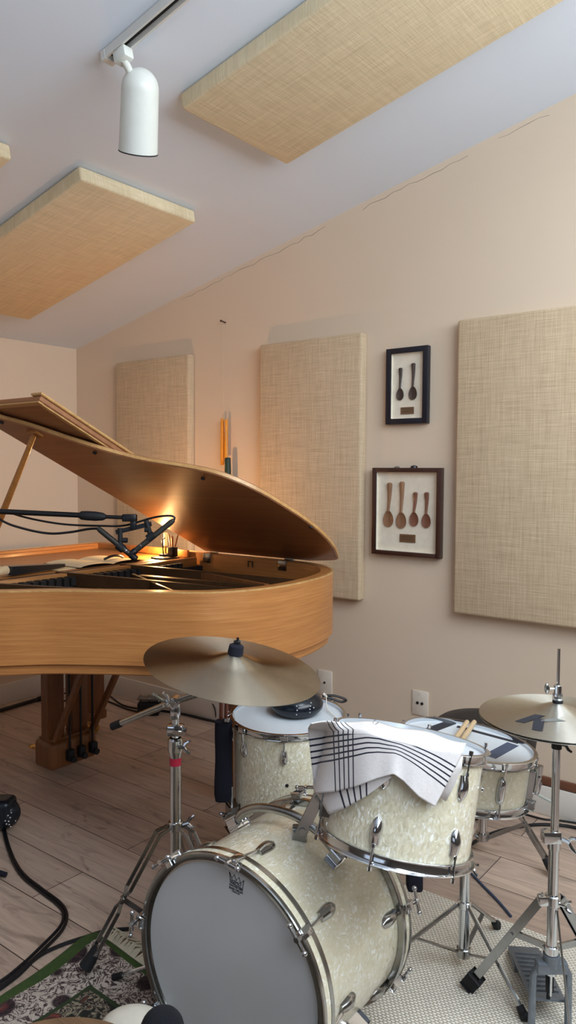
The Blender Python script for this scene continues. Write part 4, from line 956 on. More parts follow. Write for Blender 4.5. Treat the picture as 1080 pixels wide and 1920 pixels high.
b = MB(); b.box(c-o*.002, (.018, .010, .07), t, o, .003); b.lathe([(0, -.026), (.007, -.026), (.009, -.016), (.006, 0), (.009, .016), (.007, .026), (0, .026)], c+o*.012+n*.006, n, 16); b.cyl(c+o*.004-n*.018, c+o*.02-n*.018, .006, 12); b.tube([c+o*.012+n*.03, c+o*.02+n*.012, c+o*.018-n*.02], .004, 8); so_ = b.build('strainer', 'chrome', sn)
b = MB(); b.bar(c+o*.02-n*.022, c+o*.062-n*.026-t*.015, .012, .006, n, .003); b.build('strainer_lever', 'lever', so_)
b = MB(); b.cyl(c+n*.03+o*.012, c+n*.056+o*.012, .009, 14); b.box(c-n*.055+o*.004, (.022, .016, .02), t, o, .003); b.build('strainer_knob', 'chrome', so_)
def tape(pts, w, mat, parent):
    b = MB(); P0 = SC0+n*(SH-.0078)
    Q = [onP(x, y, P0, SB[0]) for x, y in pts]
    for p, q in zip(Q, Q[1:]): b.bar(p, q, w, .0006, SB[0])
    return b.build('tape_strip', mat, parent)
tape([(790, 1375), (847, 1354)], .032, 'tape_black', sh_); tape([(857, 1362), (972, 1393)], .024, 'tape_black', sh_); tape([(918, 1419), (962, 1395)], .034, 'tape_dark', sh_)
P1 = SC0+n*(SH+.006+.0066)
s0, s1 = onP(876, 1353.5, P1, SB[0]), onP(852, 1388, P1, SB[0]); d = (s0-s1).normalized(); tip = s0; L = .39
sk = thing('drumstick', 'pale wooden drumstick lying across the snare and towel, left one of two', 'drumstick', tip, 'pale drumsticks on the snare')
dd = -d; b = MB(); pr = [(0, 0), (.0062, .0012), (.0072, .004), (.0072, .20), (.0066, .29), (.0040, .355), (.0030, .372), (.0042, .378), (.0050, .386), (.0038, .394), (0, .397)]; b.lathe(pr, tip, dd, 16); b.build('shaft', 'stick_wood', sk)
s2 = onP(889.5, 1353.5, P1, SB[0]); dup(sk, s2, 'pale wooden drumstick lying across the snare and towel, right one of two', 'pale drumsticks on the snare')
# stand
sb = V((-.826, 1.868, 0)); ss = thing('snare_stand', 'chrome tripod stand holding the snare drum on the woven mat', 'drum stand', sb)
def sv(px, py): return atD(px, py, (sb-EYE).dot(FW))
top_z = onP(865, 1640, sb, V((sb.x, sb.y, 0)).normalized()).z
MAT = .012
b = MB(); b.cyl((sb.x, sb.y, .045), (sb.x, sb.y, .30), .0145, 18); b.build('lower_tube', 'chrome', ss)
b = MB(); b.cyl((sb.x, sb.y, .30), (sb.x, sb.y, .42), .0105, 16); b.build('upper_tube', 'chrome', ss)
b = MB(); b.cyl((sb.x, sb.y, .285), (sb.x, sb.y, .315), .0185, 18, bev=.003); wing(b, (sb.x+.016, sb.y-.006, .30), (1, -.4, 0), (0, 0, 1)); b.build('height_clamp', 'chrome', ss)
b = MB(); b.cyl((sb.x, sb.y, .175), (sb.x, sb.y, .195), .019, 18, bev=.002); b.build('sliding_collar', 'chrome', ss)
b = MB(); b.cyl((sb.x, sb.y, .04), (sb.x, sb.y, .065), .019, 18, bev=.002); b.build('bottom_collar', 'chrome_worn', ss)
for px, py, z in ((985, 1908, .012), (700, 1822, .012), (932, 1735, .012)):
    e = onZ(px, py, .02); a = V((sb.x, sb.y, .185)); d = V((e.x-sb.x, e.y-sb.y, 0)).normalized(); a = a+d*.02; k = a.lerp(e, .72)
    k.z += .004; b = MB(); b.tube([a, k, e.lerp(k, .5)+V((0, 0, .004)), e], .0062, 10); lg_ = b.build('leg', 'chrome_worn', ss)
    b = MB(); b.bar((sb.x+d.x*.018, sb.y+d.y*.018, .055), a.lerp(e, .5), .012, .003, (0, 0, 1)); b.build('brace', 'steel', lg_)
    b = MB(); q = e.lerp(k, .35); b.tube([q, V((e.x, e.y, .016))], [.0095, .012], 12); b.ball((e.x, e.y, .0235), .0115, u=12, v=8); b.build('rubber_foot', 'black_rubber', lg_)
hub = V((sb.x, sb.y, .42)); b = MB(); b.box(hub, (.035, .035, .03), bev=.005)
b.build('tilter', 'chrome_worn', ss)
for a in (-75, 45, 165):
    e = rad(SC0, SB, a, SRD+.016, -.004); up_ = rad(SC0, SB, a, SRD+.017, .02); b = MB(); b.tube([hub+V((0, 0, .008)), e+SB[0]*-.012, e, up_], .0052, 10); am = b.build('basket_arm', 'chrome', ss)
    b = MB(); b.tube([e-SB[0]*.006, up_+SB[0]*.002], .0085, 10); b.build('arm_sleeve', 'black_rubber', am)

# ------------------------------------------------------------------ ride cymbal and stand
RC = EYE+(V((-1.424, 1.601, .788))-EYE)*.925; RR = .235; RN = V((.193, .026, 1)).normalized()
def bowz(r, R, bell, hb, bow):
    q = max(0.0, min(1.0, 1-r/bell)); return bow*(1-(r/R)**1.35)+hb*q*q*(3-2*q)
def cymbal_prof(R, bell, hb, bow, t=.0012):
    pts = [(R+(.006-R)*(i/40), bowz(R+(.006-R)*(i/40), R, bell, hb, bow)) for i in range(41)]
    return pts+[(r, z-t) for r, z in pts[::-1]]
def cymbal_obj(name, C, N, R, bell, hb, bow, mat, parent=None, flip=1):
    pf = cymbal_prof(R, bell, hb, bow); b = MB(); b.lathe([(r, z*flip) for r, z in pf], C, N, 96, closed=True); return b.build(name, mat, parent, sharp=60)
rd = thing('ride_cymbal', 'large bronze ride cymbal tilted on its stand below the piano', 'cymbal', RC)
cymbal_obj('cymbal_disc', RC, RN, RR, .08, .016, .024, 'ride_bronze', rd)
b = MB(); b.lathe([(0, .0355), (.0195, .0355), (.021, .043), (.0195, .061), (.011, .066), (0, .066)], RC, RN, 18); b.build('felt_washer', 'navy_cloth', rd)
b = MB(); b.box(RC+RN*.070, (.018, .008, .012), RT, FW, .003); b.cyl(RC+RN*.0, RC+RN*.083, .0035, 8); b.build('wing_nut', 'black_plastic', rd)
cb_ = V((-1.49, 1.438, 0)); cs = thing('cymbal_stand', 'chrome boom stand with red tape holding the ride cymbal', 'drum stand', cb_)
def cz(px, py): return onP(px, py, cb_, V((cb_.x, cb_.y, 0)).normalized())
z_ = lambda y: cz(327, y).z
b = MB(); b.cyl((cb_.x, cb_.y, .06), (cb_.x, cb_.y, z_(1420)), .0155, 20); b.build('lower_tube', 'chrome', cs)
b = MB(); b.lathe([(.0155, 0), (.0185, .012), (.021, .022), (.021, .05), (.016, .055)], (cb_.x, cb_.y, z_(1420)), (0, 0, 1), 20); wing(b, (cb_.x+.018, cb_.y-.006, z_(1397)), RT, UP, 1.1); b.build('tube_clamp', 'chrome', cs)
b = MB(); b.cyl((cb_.x, cb_.y, z_(1395)), (cb_.x, cb_.y, z_(1345)), .011, 16); b.build('upper_tube', 'chrome', cs)
b = MB(); b.cyl((cb_.x, cb_.y, z_(1434)), (cb_.x, cb_.y, z_(1420)), .0162, 20); b.build('red_tape', 'tape_red', cs, 'red tape band around the tube')
b = MB(); q = V((cb_.x, cb_.y, z_(1368))); b.box(q, (.045, .036, .030), RT, FW, .005); b.cyl(q+RT*.02, q+RT*.03, .008, 12); b.bar(q-FW*.022+RT*-.004, q-FW*.022+RT*.03+UP*-.006, .010, .006, FW); b.build('clamp_block', 'chrome', cs)
jt = V((cb_.x, cb_.y, z_(1316)))
bm0 = RC-RN*.035; 
dirb = (bm0-jt).normalized(); far = min((jt-dirb*(.002*k) for k in range(40, 160)), key=lambda p: abs(proj(p)[0]-216))
b = MB(); b.box(V((cb_.x, cb_.y, z_(1335))), (.026, .028, .04), RT, FW, .005); b.cyl(jt-FW*.024, jt+FW*.022, .0155, 20, bev=.003); b.cyl(jt-FW*.03, jt-FW*.022, .010, 14); b.build('boom_joint', 'chrome', cs)
b = MB(); wing(b, jt-FW*.028, (-RT*.7+UP*.5-FW*.5), UP, 1.2); b.tube([jt-FW*.02, jt-FW*.03-RT*.03+UP*.012, jt-FW*.03-RT*.058+UP*.028], [.005, .0045, .006], 8); b.build('wing_screw', 'chrome', cs)
bend = bm0-RN*.01
b = MB(); b.tube([far, jt+UP*.002, jt.lerp(bend, .92)], [.0095, .0095, .0085], 14); ba_ = b.build('boom_arm', 'chrome_worn', cs)
b = MB(); b.cyl(far-(jt-far).normalized()*.012, far+(jt-far).normalized()*.022, .0112, 14); b.build('rubber_cap', 'black_rubber', ba_)
b = MB(); b.cyl(bend-UP*.02-FW*.0, RC-RN*.004, .006, 12); b.box(bend-RN*.012, (.026, .022, .034), RT, FW, .004); b.cyl(bend-FW*.022-RN*.012, bend+FW*.018-RN*.012, .010, 14); b.lathe([(0, 0), (.016, 0), (.016, .004), (0, .004)], RC+RN*.012, RN, 16); b.build('tilter', 'chrome', cs)
zc = z_(1546)
b = MB(); b.cyl((cb_.x, cb_.y, zc-.016), (cb_.x, cb_.y, zc+.010), .0205, 20, bev=.002); w_ = V((cb_.x, cb_.y, zc))+RT*.02; wing(b, w_, RT+UP*.3, UP, 1.1); b.build('tripod_collar', 'chrome', cs)
b = MB(); b.cyl((cb_.x, cb_.y, .055), (cb_.x, cb_.y, .085), .02, 20, bev=.002); b.build('bottom_collar', 'chrome_worn', cs)
def strap_leg(stand, base, zt_, foot, zb_, gap=.0165, w=.010, kink=.12):
    """double strap leg: two thin parallel strips with a pinched middle, rubber foot, brace to the lower collar"""
    d = V((foot.x-base.x, foot.y-base.y, 0)).normalized(); s = V((-d.y, d.x, 0)); a = base+V((0, 0, zt_))+d*.02; f = foot+V((0, 0, .02))
    k1 = a+d*.03+V((0, 0, -.012)); b = MB()
    for sg in (-1, 1):
        pts = [a+s*sg*.010, k1+s*sg*gap, k1.lerp(f, .42)+s*sg*gap, k1.lerp(f, .47)+s*sg*.004, k1.lerp(f, .53)+s*sg*.004, k1.lerp(f, .58)+s*sg*gap, k1.lerp(f, .86)+s*sg*gap, f+s*sg*.004]
        for p, q in zip(pts, pts[1:]): b.bar(p, q, .0035, w, (0, 0, 1)) if False else b.box((p+q)/2, ((q-p).length+.002, .0035, w), (q-p), s)
    lg = b.build('leg', 'steel', stand); m_ = k1.lerp(f, .5)
    b = MB(); q0 = base+V((0, 0, zb_))+d*.02; b.box((q0+m_)/2, ((m_-q0).length, .006, .013), (m_-q0), s); b.cyl(m_-s*.012, m_+s*.012, .005, 10); b.cyl(q0-s*.012, q0+s*.012, .005, 10); b.build('brace', 'steel', lg)
    dd = (f-k1).normalized(); b = MB(); b.tube([f-dd*.05, f-dd*.02, V((foot.x, foot.y, foot.z+.018))+d*.004], [.013, .017, .019], 14); b.build('rubber_foot', 'black_rubber', lg)
    return lg
ffoot = onZ(163, 1826, .012); strap_leg(cs, cb_, zc-.004, ffoot, .075)
dv = V((ffoot.x-cb_.x, ffoot.y-cb_.y, 0))
for k in (1, 2):
    r_ = Matrix.Rotation(2*pi*k/3+(.12 if k == 1 else -.1), 3, 'Z') @ dv; strap_leg(cs, cb_, zc-.004, V((cb_.x+r_.x, cb_.y+r_.y, 0.0)), .075)

# ------------------------------------------------------------------ hi-hat
HB = atD(1045, 1343, 1.775); hx, hy = HB.x, HB.y; HZc = HB.z
def onH(px, py): return onP(px, py, HB, V((hx, hy, 0)).normalized())
ZUP = V((0, 0, 1))
hhp = thing('hihat_cymbals', 'pair of bronze hi-hat cymbals with grey tape marks at the right edge', 'cymbal', (hx, hy, HZc-.02))
tc_ = cymbal_obj('top_cymbal', V((hx, hy, HZc)), ZUP, .178, .060, .014, .020, 'hat_bronze', hhp)
cymbal_obj('bottom_cymbal', V((hx, hy, HZc-.006)), V((0, 0, 1)), .178, .060, .012, .018, 'hat_bronze', hhp, -1)
def hatz(r): return HZc+bowz(min(r, .178), .178, .060, .014, .020)
def hat_pt(px, py):
    z = HZc+.01
    for _ in range(8): p = onZ(px, py, z); z = hatz(sqrt((p.x-hx)**2+(p.y-hy)**2))+.0008
    return onZ(px, py, z)
def hat_tape(quad, mat):
    b = MB(); n = 6; rows = []
    for i in range(n+1):
        f = i/n; a = [quad[0][k]+(quad[3][k]-quad[0][k])*f for k in (0, 1)]; c = [quad[1][k]+(quad[2][k]-quad[1][k])*f for k in (0, 1)]
        rows.append([hat_pt(a[0]+(c[0]-a[0])*j/n, a[1]+(c[1]-a[1])*j/n) for j in range(n+1)])
    b.grid(rows); return b.build('tape_mark', mat, tc_)
hat_tape([(965, 1352), (1003, 1339), (1023, 1342), (983, 1355)], 'tape_black'); hat_tape([(1001, 1346), (1022, 1348), (1017, 1371), (997, 1368)], 'tape_black'); hat_tape([(1014, 1350), (1040, 1346), (1062, 1352), (1016, 1353)], 'tape_grey')
cy_ = HZc+.032
b = MB(); b.cyl((hx, hy, cy_-.002), (hx, hy, cy_+.008), .012, 16); b.build('felt_washer', 'black_rubber', hhp)
b = MB(); b.cyl((hx, hy, cy_+.008), (hx, hy, cy_+.013), .0125, 16); b.cyl((hx, hy, cy_+.013), (hx, hy, cy_+.043), .0092, 16, bev=.002); b.cyl((hx, hy, cy_+.016), (hx, hy, cy_+.022), .012, 16); b.build('clutch', 'chrome', hhp)
b = MB(); q = V((hx, hy, cy_+.034)); b.cyl(q, q-RT*.02, .003, 8); b.ball(q-RT*.026, .0085, (.7, .5, 1.5), RT, FW, 14, 10); b.build('clutch_wing', 'chrome_worn', hhp)
hs = thing('hihat_stand', 'chrome hi-hat stand with pedal at the right edge on the woven mat', 'drum stand', (hx, hy, 0))
b = MB(); b.cyl((hx, hy, .10), (hx, hy, onH(1046, 1216).z), .0036, 10); b.build('pull_rod', 'chrome', hs)
zU = onH(1045, 1400).z; zJ = onH(1041, 1568).z; zT = onH(1041, 1688).z; zL = onH(1040, 1780).z; zP = onH(1040, 1812).z
b = MB(); b.cyl((hx, hy, zJ), (hx, hy, zU), .0095, 18); b.build('upper_tube', 'chrome', hs)
b = MB(); b.lathe([(.006, 0), (.012, .0), (.012, .012), (.016, .016), (.016, .022), (.006, .022)], (hx, hy, zU-.004), ZUP, 18); wing(b, V((hx, hy, zU+.006))+RT*.012, RT-UP*.3, UP, .8); b.build('cymbal_seat', 'black_plastic', hs)
b = MB(); b.cyl((hx, hy, zP-.02), (hx, hy, zJ+.004), .0125, 18); b.build('lower_tube', 'chrome', hs)
b = MB(); q = V((hx, hy, zJ)); b.box(q-RT*.008, (.042, .03, .028), RT, FW, .003); b.cyl(q-ZUP*.03, q, .0155, 18); wing(b, q+RT*.014-FW*.014, RT-FW*.6-UP*.4, UP, 1.1); b.build('height_clamp', 'chrome', hs)
b = MB(); b.cyl((hx, hy, zT-.012), (hx, hy, zT+.014), .018, 18, bev=.002); b.box(V((hx, hy, zT))-RT*.02, (.03, .022, .022), RT, FW, .003); wing(b, V((hx, hy, zT-.004))+RT*.012-FW*.012, RT*.8-FW*.6, UP, .9); b.build('tripod_collar', 'chrome', hs)
b = MB(); b.cyl((hx, hy, zL-.012), (hx, hy, zL+.010), .0165, 18, bev=.002); b.build('lower_collar', 'chrome', hs)
base_h = V((hx, hy, 0)); f1 = onZ(888, 1858, MAT)
def flat_leg(foot, lower=True):
    d = V((foot.x-hx, foot.y-hy, 0)).normalized(); s = V((-d.y, d.x, 0)); a = V((hx, hy, zT))+d*.022; f = foot+V((0, 0, .03)); b = MB()
    for sg in (-1, 1): p, q = a+s*sg*.007, f+s*sg*.007; b.box((p+q)/2, ((q-p).length, .0025, .020), (q-p), s)
    p, q = a+V((0, 0, .0)), f; nn_ = (q-p).normalized().cross(s); b.box((p+q)/2+nn_*.009, ((q-p).length, .016, .0025), (q-p), s)
    lg = b.build('leg', 'steel', hs); dd = (f-a).normalized()
    b = MB(); b.box(f+dd*.006, (.042, .025, .027), dd, s, .006); b.build('rubber_foot', 'black_rubber', lg)
    m_ = a.lerp(f, .42); q0 = V((hx, hy, zL))+d*.016; b = MB(); b.box((q0+m_)/2, ((m_-q0).length, .006, .016), (m_-q0), s); b.cyl(m_-s*.012, m_+s*.012, .004, 10); b.cyl(q0-s*.012, q0+s*.012, .004, 10); b.build('brace', 'steel', lg)
flat_leg(f1)
dv = V((f1.x-hx, f1.y-hy, 0))
for an in (-2.0,): r_ = Matrix.Rotation(an, 3, 'Z') @ dv; flat_leg(V((hx+r_.x, hy+r_.y, MAT)))
# base frame and footboard
ct_ = V((hx, hy, zP)); b = MB(); b.box(ct_+ZUP*.0, (.075, .034, .030), RT, V((FW.x, FW.y, 0)), .008); b.cyl((hx, hy, zP), (hx, hy, zP+.03), .020, 18)
for sg in (-1, 1): b.tube([ct_+RT*sg*.03, ct_+RT*sg*.042-ZUP*.02, V((hx, hy, 0))+RT*sg*.044+ZUP*.022], .0085, 10)
e0, e1_ = V((hx, hy, .02))-RT*.05, V((hx, hy, .02))+RT*.05; b.tube([e0, e1_], .008, 10); b.build('base_frame', 'cast_grey', hs)
pd0, pd1 = onZ(985, 1782, .034), V((hx, hy, .075)); pdir = (pd1-pd0); pdir.z = 0; pdir.normalize(); psd = V((-pdir.y, pdir.x, 0))
pd0 = V((hx, hy, 0))-pdir*.0+V((0, 0, .0)); heel = onZ(985, 1785, .03); toe = V((hx, hy, .07))-pdir*.02
fb_dir = (toe-heel).normalized(); b = MB(); b.box((heel+toe)/2+V((0, 0, .004)), ((toe-heel).length, .085, .008), fb_dir, psd, .003); fbd = b.build('footboard', 'cast_grey', hs)
b = MB(); L_ = (toe-heel).length; nf = fb_dir.cross(psd)
for i in range(9): q = heel+fb_dir*(L_*(.12+.84*i/9))+nf*.0095; b.box(q+V((0, 0, .002)), (.006, .07, .003), fb_dir, psd, .001)
b.build('tread_rib', 'cast_grey', fbd)
b = MB(); b.box(V((heel.x, heel.y, MAT+.010))+pdir*.02, (.09, .085, .018), pdir, psd, .004); b.build('heel_plate', 'cast_grey', hs)
b = MB(); b.tube([toe+ZUP*.01, V((hx, hy, .16)), V((hx, hy, zP-.01))], .005, 8); b.box((toe+V((hx, hy, .16)))/2+V((0, 0, .012)), (.018, .012, .05), RT, FW, .003); b.build('pull_strap', 'black_rubber', hs)
b = MB(); a = onH(1048, 1700); b.tube([V((hx, hy, zT-.02))-FW*.014+RT*.006, onZ(1075, 1990, .02)], .0026, 8); b.build('brace_wire', 'steel', hs)

# ------------------------------------------------------------------ throne
tc2 = V((-1.042, 2.50, 0)); th = thing('drum_throne', 'round black padded drum stool behind the snare drum', 'stool', tc2)
zt3 = onP(917, 1329, tc2+V((0, .1, 0)), V((tc2.x, tc2.y, 0)).normalized()).z
zt3 = .475; b = MB(); b.lathe([(0, zt3-.085), (.155, zt3-.085), (.172, zt3-.075), (.176, zt3-.045), (.172, zt3-.014), (.155, zt3-.002), (.10, zt3+.003), (0, zt3+.004)], tc2, ZUP, 48); b.build('seat', 'black_leather', th)
b = MB(); b.cyl((tc2.x, tc2.y, .30), (tc2.x, tc2.y, zt3-.084), .0125, 16); b.box((tc2.x, tc2.y, zt3-.095), (.12, .12, .018), bev=.004); b.build('upper_tube', 'chrome', th)
b = MB(); b.cyl((tc2.x, tc2.y, .06), (tc2.x, tc2.y, .32), .0155, 16); b.build('lower_tube', 'chrome', th)
b = MB(); b.cyl((tc2.x, tc2.y, .05), (tc2.x, tc2.y, .075), .022, 16); b.cyl((tc2.x, tc2.y, .29), (tc2.x, tc2.y, .315), .02, 16); b.build('collar', 'chrome_worn', th)
fA = onZ(1038, 1646, .0); dv = V((fA.x-tc2.x, fA.y-tc2.y, 0))
for k in range(3):
    r_ = Matrix.Rotation(2*pi*k/3, 3, 'Z') @ dv; strap_leg(th, V((tc2.x, tc2.y, 0)), .30, V((tc2.x+r_.x, tc2.y+r_.y, 0)), .062, .010, .013)

# ------------------------------------------------------------------ bass pedal behind the drum
pb0 = BC+BB[0]*(BL+.045); pd = thing('bass_pedal', 'dark bass drum pedal behind the drum, mostly hidden', 'pedal', (pb0.x+.06, pb0.y+.1, MAT))
px_, py_ = pb0.x-.10, pb0.y
MB().box((px_, py_+.16, .05), (.09, .27, .010), (1, 0, 0), (0, 1, -.22), .003).build('footboard', 'steel', pd)
b = MB()
for sx in (-.05, .05): b.cyl((px_+sx, py_+.02, MAT), (px_+sx, py_+.02, .20), .009, 12)
b.cyl((px_-.065, py_+.02, .20), (px_+.065, py_+.02, .20), .008, 12); b.box((px_, py_+.05, MAT+.006), (.13, .10, .012), bev=.003); b.build('pedal_frame', 'steel', pd)
b = MB(); b.tube([(px_, py_+.02, .20), (px_, py_+.10, .34)], .0045, 8); bt = b.build('beater_shaft', 'chrome', pd)
b = MB(); b.ball((px_, py_+.10, .36), .028, (1, .8, 1)); b.build('beater', 'felt_dark', bt)
q = atD(777, 1650, 1.93); b = MB(); b.box(q, (.04, .05, .04), RT, UP, .008); b.build('hoop_clamp', 'navy_cloth', pd)

# ------------------------------------------------------------------ mats and rug
y1_, y0_ = onZ(1080, 1775, MAT).y, 1.45
jm = MB().span((-1.15, y0_, 0), (.55, y1_, MAT), .004).build('jute_mat', 'jute', loc=(-1.15, y0_, 0)); tag(jm, 'beige woven jute mat under the snare and hi-hat', 'rug')
rc_ = onZ(186, 1757, .008); RX0, RY1 = rc_.x, rc_.y
b = MB(); rows = []
NXr, NYr = 60, 60; x1r, y0r = -.45, -.2
def rugz(x, y):
    dx, dy = x-RX0, RY1-y
    return .006+.020*math.exp(-((dx-.05)/.10)**2)*max(0, 1-dy/.5)*(.6+.4*sin(dy*22))+.012*math.exp(-((dy-.04)/.05)**2)*max(0, 1-dx/.35)
for j in range(NYr+1): rows.append([(RX0+(x1r-RX0)*(i/NXr)**1.5, RY1-(RY1-y0r)*(j/NYr)**1.5, 0) for i in range(NXr+1)])
rows = [[(x+.012*sin(y*9), y, rugz(x, y)) for x, y, z in r] for r in rows]; b.grid(rows); rg = b.build('persian_rug', 'rug_pattern', loc=(RX0, RY1, 0)); sm = rg.modifiers.new('thickness', 'SOLIDIFY'); sm.thickness = .005; sm.offset = -1
rgt = tag(rg, 'patterned green and cream Persian rug with fringe at the lower left corner', 'rug')
b = MB()
for i in range(130):
    x = RX0+.02+.46*i/130; z = rugz(x, RY1)+.002; L_ = .035+.03*random.random(); w1, w2 = random.uniform(-.02, .02), random.uniform(-.03, .03)
    b.tube([(x, RY1-.012, z+.001), (x+w1*.3, RY1+L_*.3, z+.010*random.random()+.003), (x+w1, RY1+L_*.7, max(.004, z*.5+.012*random.random())), (x+w2, RY1+L_, .004+.006*random.random())], [.0022, .0028, .003, .0018], 6)
fr_ = b.build('fringe', 'rug_fringe', rg); fr_['kind'] = 'stuff'

# ------------------------------------------------------------------ cables and small things on the floor
def floor_tube(pts, r, name, mat, label, cat='cable', z=None):
    P = [onZ(x, y, r if z is None else z) for x, y in pts]; b = MB(); b.tube(spl(P, 7), r, 8); return tag(b.build(name, mat), label, cat)
floor_tube([(4, 1528), (16, 1585), (40, 1634), (80, 1668), (112, 1692), (125, 1714), (118, 1742), (86, 1777), (50, 1810), (10, 1842), (-60, 1880)], .0052, 'floor_cable', 'black_cable', 'black cable snaking from the microphone at left across the planks to the rug')
floor_tube([(2, 1534), (13, 1586), (36, 1637), (76, 1672), (106, 1695), (119, 1714), (112, 1738), (80, 1772), (44, 1806), (4, 1838), (-60, 1874)], .0045, 'floor_cable', 'black_cable', 'second thinner black cable lying along the left side of the snaking one')
floor_tube([(250, 1741), (200, 1745), (160, 1757), (110, 1774), (70, 1795), (30, 1832), (-30, 1875)], .0055, 'floor_cable', 'black_cable', 'black cable running along the green rug edge behind the fringe')
floor_tube([(270, 1330), (230, 1322), (200, 1302), (165, 1298), (120, 1300)], .005, 'floor_cable', 'black_cable', 'black cable below the piano by the back wall, upper loop')
floor_tube([(275, 1338), (240, 1330), (210, 1318), (190, 1312), (160, 1313), (110, 1314)], .005, 'floor_cable', 'black_cable', 'black cable below the piano by the back wall, lower loop')
floor_tube([(430, 1358), (390, 1350), (340, 1338), (300, 1332), (278, 1328)], .007, 'floor_cable', 'black_cable', 'thick black cable from the power box towards the floor tom')
floor_tube([(1180, 1585), (1080, 1552), (1020, 1546), (980, 1549), (940, 1557), (905, 1570), (870, 1590)], .0062, 'floor_cable', 'black_cable', 'thick black cable curving behind the stool along the back wall')
floor_tube([(1180, 1560), (1060, 1540), (1020, 1536), (985, 1527), (960, 1522)], .004, 'floor_cable', 'black_cable', 'thin black cable along the baseboard right of the snare drum')
floor_tube([(958, 1718), (945, 1702), (925, 1680), (905, 1660), (888, 1642), (872, 1628)], .0042, 'floor_cable', 'blue_cable', 'slate blue cable on the planks between the snare stand and the hi-hat')
b = MB(); P = [onY(400, 1322, WD-.02), onY(405, 1345, WD-.03), onZ(404, 1352, .006)]; b.tube(spl([onY(396, 1315, WD-.006), onY(403, 1330, WD-.02), onZ(405, 1352, .006)], 6), .0035, 8); tag(b.build('wall_cable', 'black_cable'), 'short black cable hanging down the back wall left of the navy bag', 'cable')
# chunky black pole lying on the floor at far left
a, c = onZ(-40, 1344, .014), onZ(78, 1309, .014); pl = thing('floor_pole', 'black pole lying on the floor under the left end of the piano', 'pole', a.lerp(c, .5)-V((0, 0, .014)))
MB().cyl(a, c, .011, 12).build('tube', 'black_plastic', pl); d = (c-a).normalized(); MB().cyl(c-d*.03, c+d*.05, .0139, 14, bev=.003).build('end_sleeve', 'black_rubber', pl)
# box with chrome fittings
q = onZ(280, 1338, 0); bx = thing('power_box', 'low dark box with small chrome fittings among the cables below the piano', 'box', q)
MB().box(q+V((0, 0, .035)), (.12, .09, .07), RT, V((FW.x, FW.y, 0)), .008).build('case', 'black_plastic', bx)
b = MB(); b.box(q+V((0, 0, .088)), (.13, .05, .012), RT, V((FW.x, FW.y, 0)), .004)
for k in (-.05, 0, .05): b.cyl(q+V((0, 0, .07))+RT*k, q+V((0, 0, .105))+RT*k, .007, 12)
b.build('fittings', 'chrome_worn', bx)
# microphone lying low at the left edge
q = onZ(10, 1556, 0); q0 = V((q.x, q.y, 0)); fm = thing('floor_microphone', 'chunky glossy black device with silver studs at the left edge of the floor', 'microphone', q0)
ax1 = (RT*.9-ZUP*.12).normalized(); b = MB(); c0 = q0+ZUP*.064-RT*.012
b.ball(c0, .060, (1.15, .9, .98), RT, FW, 24, 16); b.box(c0-RT*.03+ZUP*.022, (.15, .10, .075), RT, FW, .022, 4); b.build('body', 'navy_glossy', fm)
b = MB()
for (px, py) in ((21, 1524), (15, 1529), (19, 1533), (10, 1539), (16, 1540), (12, 1545), (17, 1546), (29, 1539), (20, 1550)):
    d = ray(px, py); o = EYE-c0; 
    R_ = .060; A2 = 1; 
    # ellipsoid hit
    dl_, ol_ = V((d.dot(RT)/1.15, d.dot(FW)/.9, d.dot(RT.cross(FW))/.98)), V((o.dot(RT)/1.15, o.dot(FW)/.9, o.dot(RT.cross(FW))/.98))
    aa, bb, cc2 = dl_.dot(dl_), 2*dl_.dot(ol_), ol_.dot(ol_)-R_*R_; D_ = bb*bb-4*aa*cc2
    if D_ > 0: b.ball(EYE+d*((-bb-sqrt(D_))/(2*aa)), .0036, u=10, v=8)
b.build('silver_stud', 'mic_stud', fm)
b = MB(); tpn_ = onZ(12, 1640, .012); b.tube([tpn_, onZ(-60, 1622, .03)], [.008, .016], 10); tag(b.build('stand_tip', 'navy_cloth'), 'dark pointed stand foot at the left photo edge below the studded device', 'foot')
# wooden stool, pale object and black ball at the bottom edge
zs = .42; sc_ = onZ(142, 1902, zs); n2 = V((FW.x, FW.y, 0)).normalized(); rs = .175
sc0 = V((sc_.x, sc_.y, 0))-n2*rs; st = thing('wooden_stool', 'round wooden stool top cut by the bottom photo edge', 'stool', sc0)
MB().lathe([(0, zs-.035), (rs-.012, zs-.035), (rs, zs-.026), (rs, zs-.006), (rs-.006, zs), (0, zs)], sc0, ZUP, 56).build('seat', 'stool_wood', st)
for k in range(4):
    a = pi/4+pi/2*k; b = MB(); b.cyl(sc0+V((.15*cos(a), .15*sin(a), .012)), sc0+V((.11*cos(a), .11*sin(a), zs-.036)), .014, 14, .018); b.build('leg', 'stool_wood', st)
b = MB(); q = atD(250, 1936, 1.56); b.ball(q, .064, (1.15, .8, .78), RT, FW, 28, 18); b.cyl(V((q.x, q.y, .012)), q, .012, 12); tag(b.build('pale_cushion', 'beige_shell'), 'smooth off-white rounded shape at the bottom edge beside the black ball', 'cushion')
q = atD(304, 1932, 1.30); fm2 = thing('foam_microphone', 'black foam ball at the bottom edge in front of the bass drum', 'microphone', (q.x, q.y, 0))
MB().ball(q, .038, (1, 1, 1), RT, FW, 28, 18).build('windscreen', 'foam', fm2)
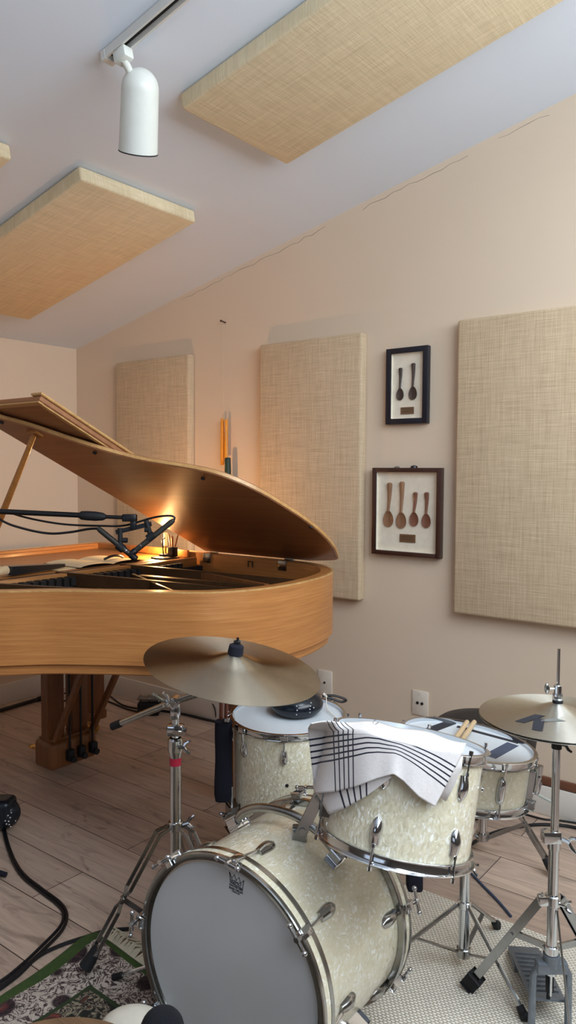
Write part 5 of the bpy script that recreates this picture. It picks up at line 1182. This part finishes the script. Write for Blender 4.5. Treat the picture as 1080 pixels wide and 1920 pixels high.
b = MB(); b.cyl((q.x, q.y, .02), q-ZUP*.03, .011, 12); b.cyl((q.x, q.y, .012), (q.x, q.y, .026), .055, 24); b.build('stand', 'black_plastic', fm2)

# ------------------------------------------------------------------ daylight, lamp, world
def area(name, loc, size, sizey, direction, power, color):
    l = bpy.data.lights.new(name, 'AREA'); l.shape = 'RECTANGLE'; l.size = size; l.size_y = sizey; l.energy = power; l.color = color
    o = bpy.data.objects.new(name, l); COL.objects.link(o); d = V(direction).normalized(); o.location = loc; o.rotation_euler = d.to_track_quat('-Z', 'Y' if abs(d.z) < .8 else 'Y').to_euler(); return o
area('window_light', (XR+.16, (WR[0]+WR[1])/2, (WR[2]+WR[3])/2), WR[1]-WR[0]+.1, WR[3]-WR[2]+.1, (-1, 0, -.06), 118, (.86, .95, 1.0))
area('skylight_daylight', skp((SK[0]+SK[1])/2, (SK[2]+SK[3])/2, .2), (SK[1]-SK[0])*kx+.1, SK[3]-SK[2]+.1, -NC, 96, (.86, .95, 1.0))
area('window_light', ((WF[0]+WF[1])/2, YB-.16, (WF[2]+WF[3])/2), WF[1]-WF[0]+.1, WF[3]-WF[2]+.1, (0, 1, -.1), 2.8, (.84, .92, 1.0))  # weak fill for drum head and piano front, through the added window
pl_ = bpy.data.lights.new('piano_lamp_light', 'POINT'); pl_.energy = 8.5; pl_.color = (1, .55, .22); pl_.shadow_soft_size = .014
po = bpy.data.objects.new('piano_lamp_light', pl_); COL.objects.link(po); po.location = lpz+V((-.035, -.01, .065))
w = bpy.data.worlds.new('world'); S.world = w; w.use_nodes = True
bg_ = w.node_tree.nodes['Background']; bg_.inputs['Color'].default_value = (.55, .72, 1.0, 1); bg_.inputs['Strength'].default_value = .6
S.view_settings.view_transform = 'Standard'; S.view_settings.look = 'None'; S.view_settings.gamma = 1; S.view_settings.use_curve_mapping = False
S.view_settings.exposure = 0.1
S.cycles.use_denoising = True; S.cycles.max_bounces = 8; S.cycles.diffuse_bounces = 5; S.cycles.transparent_max_bounces = 8
S.cycles.sample_clamp_indirect = 6
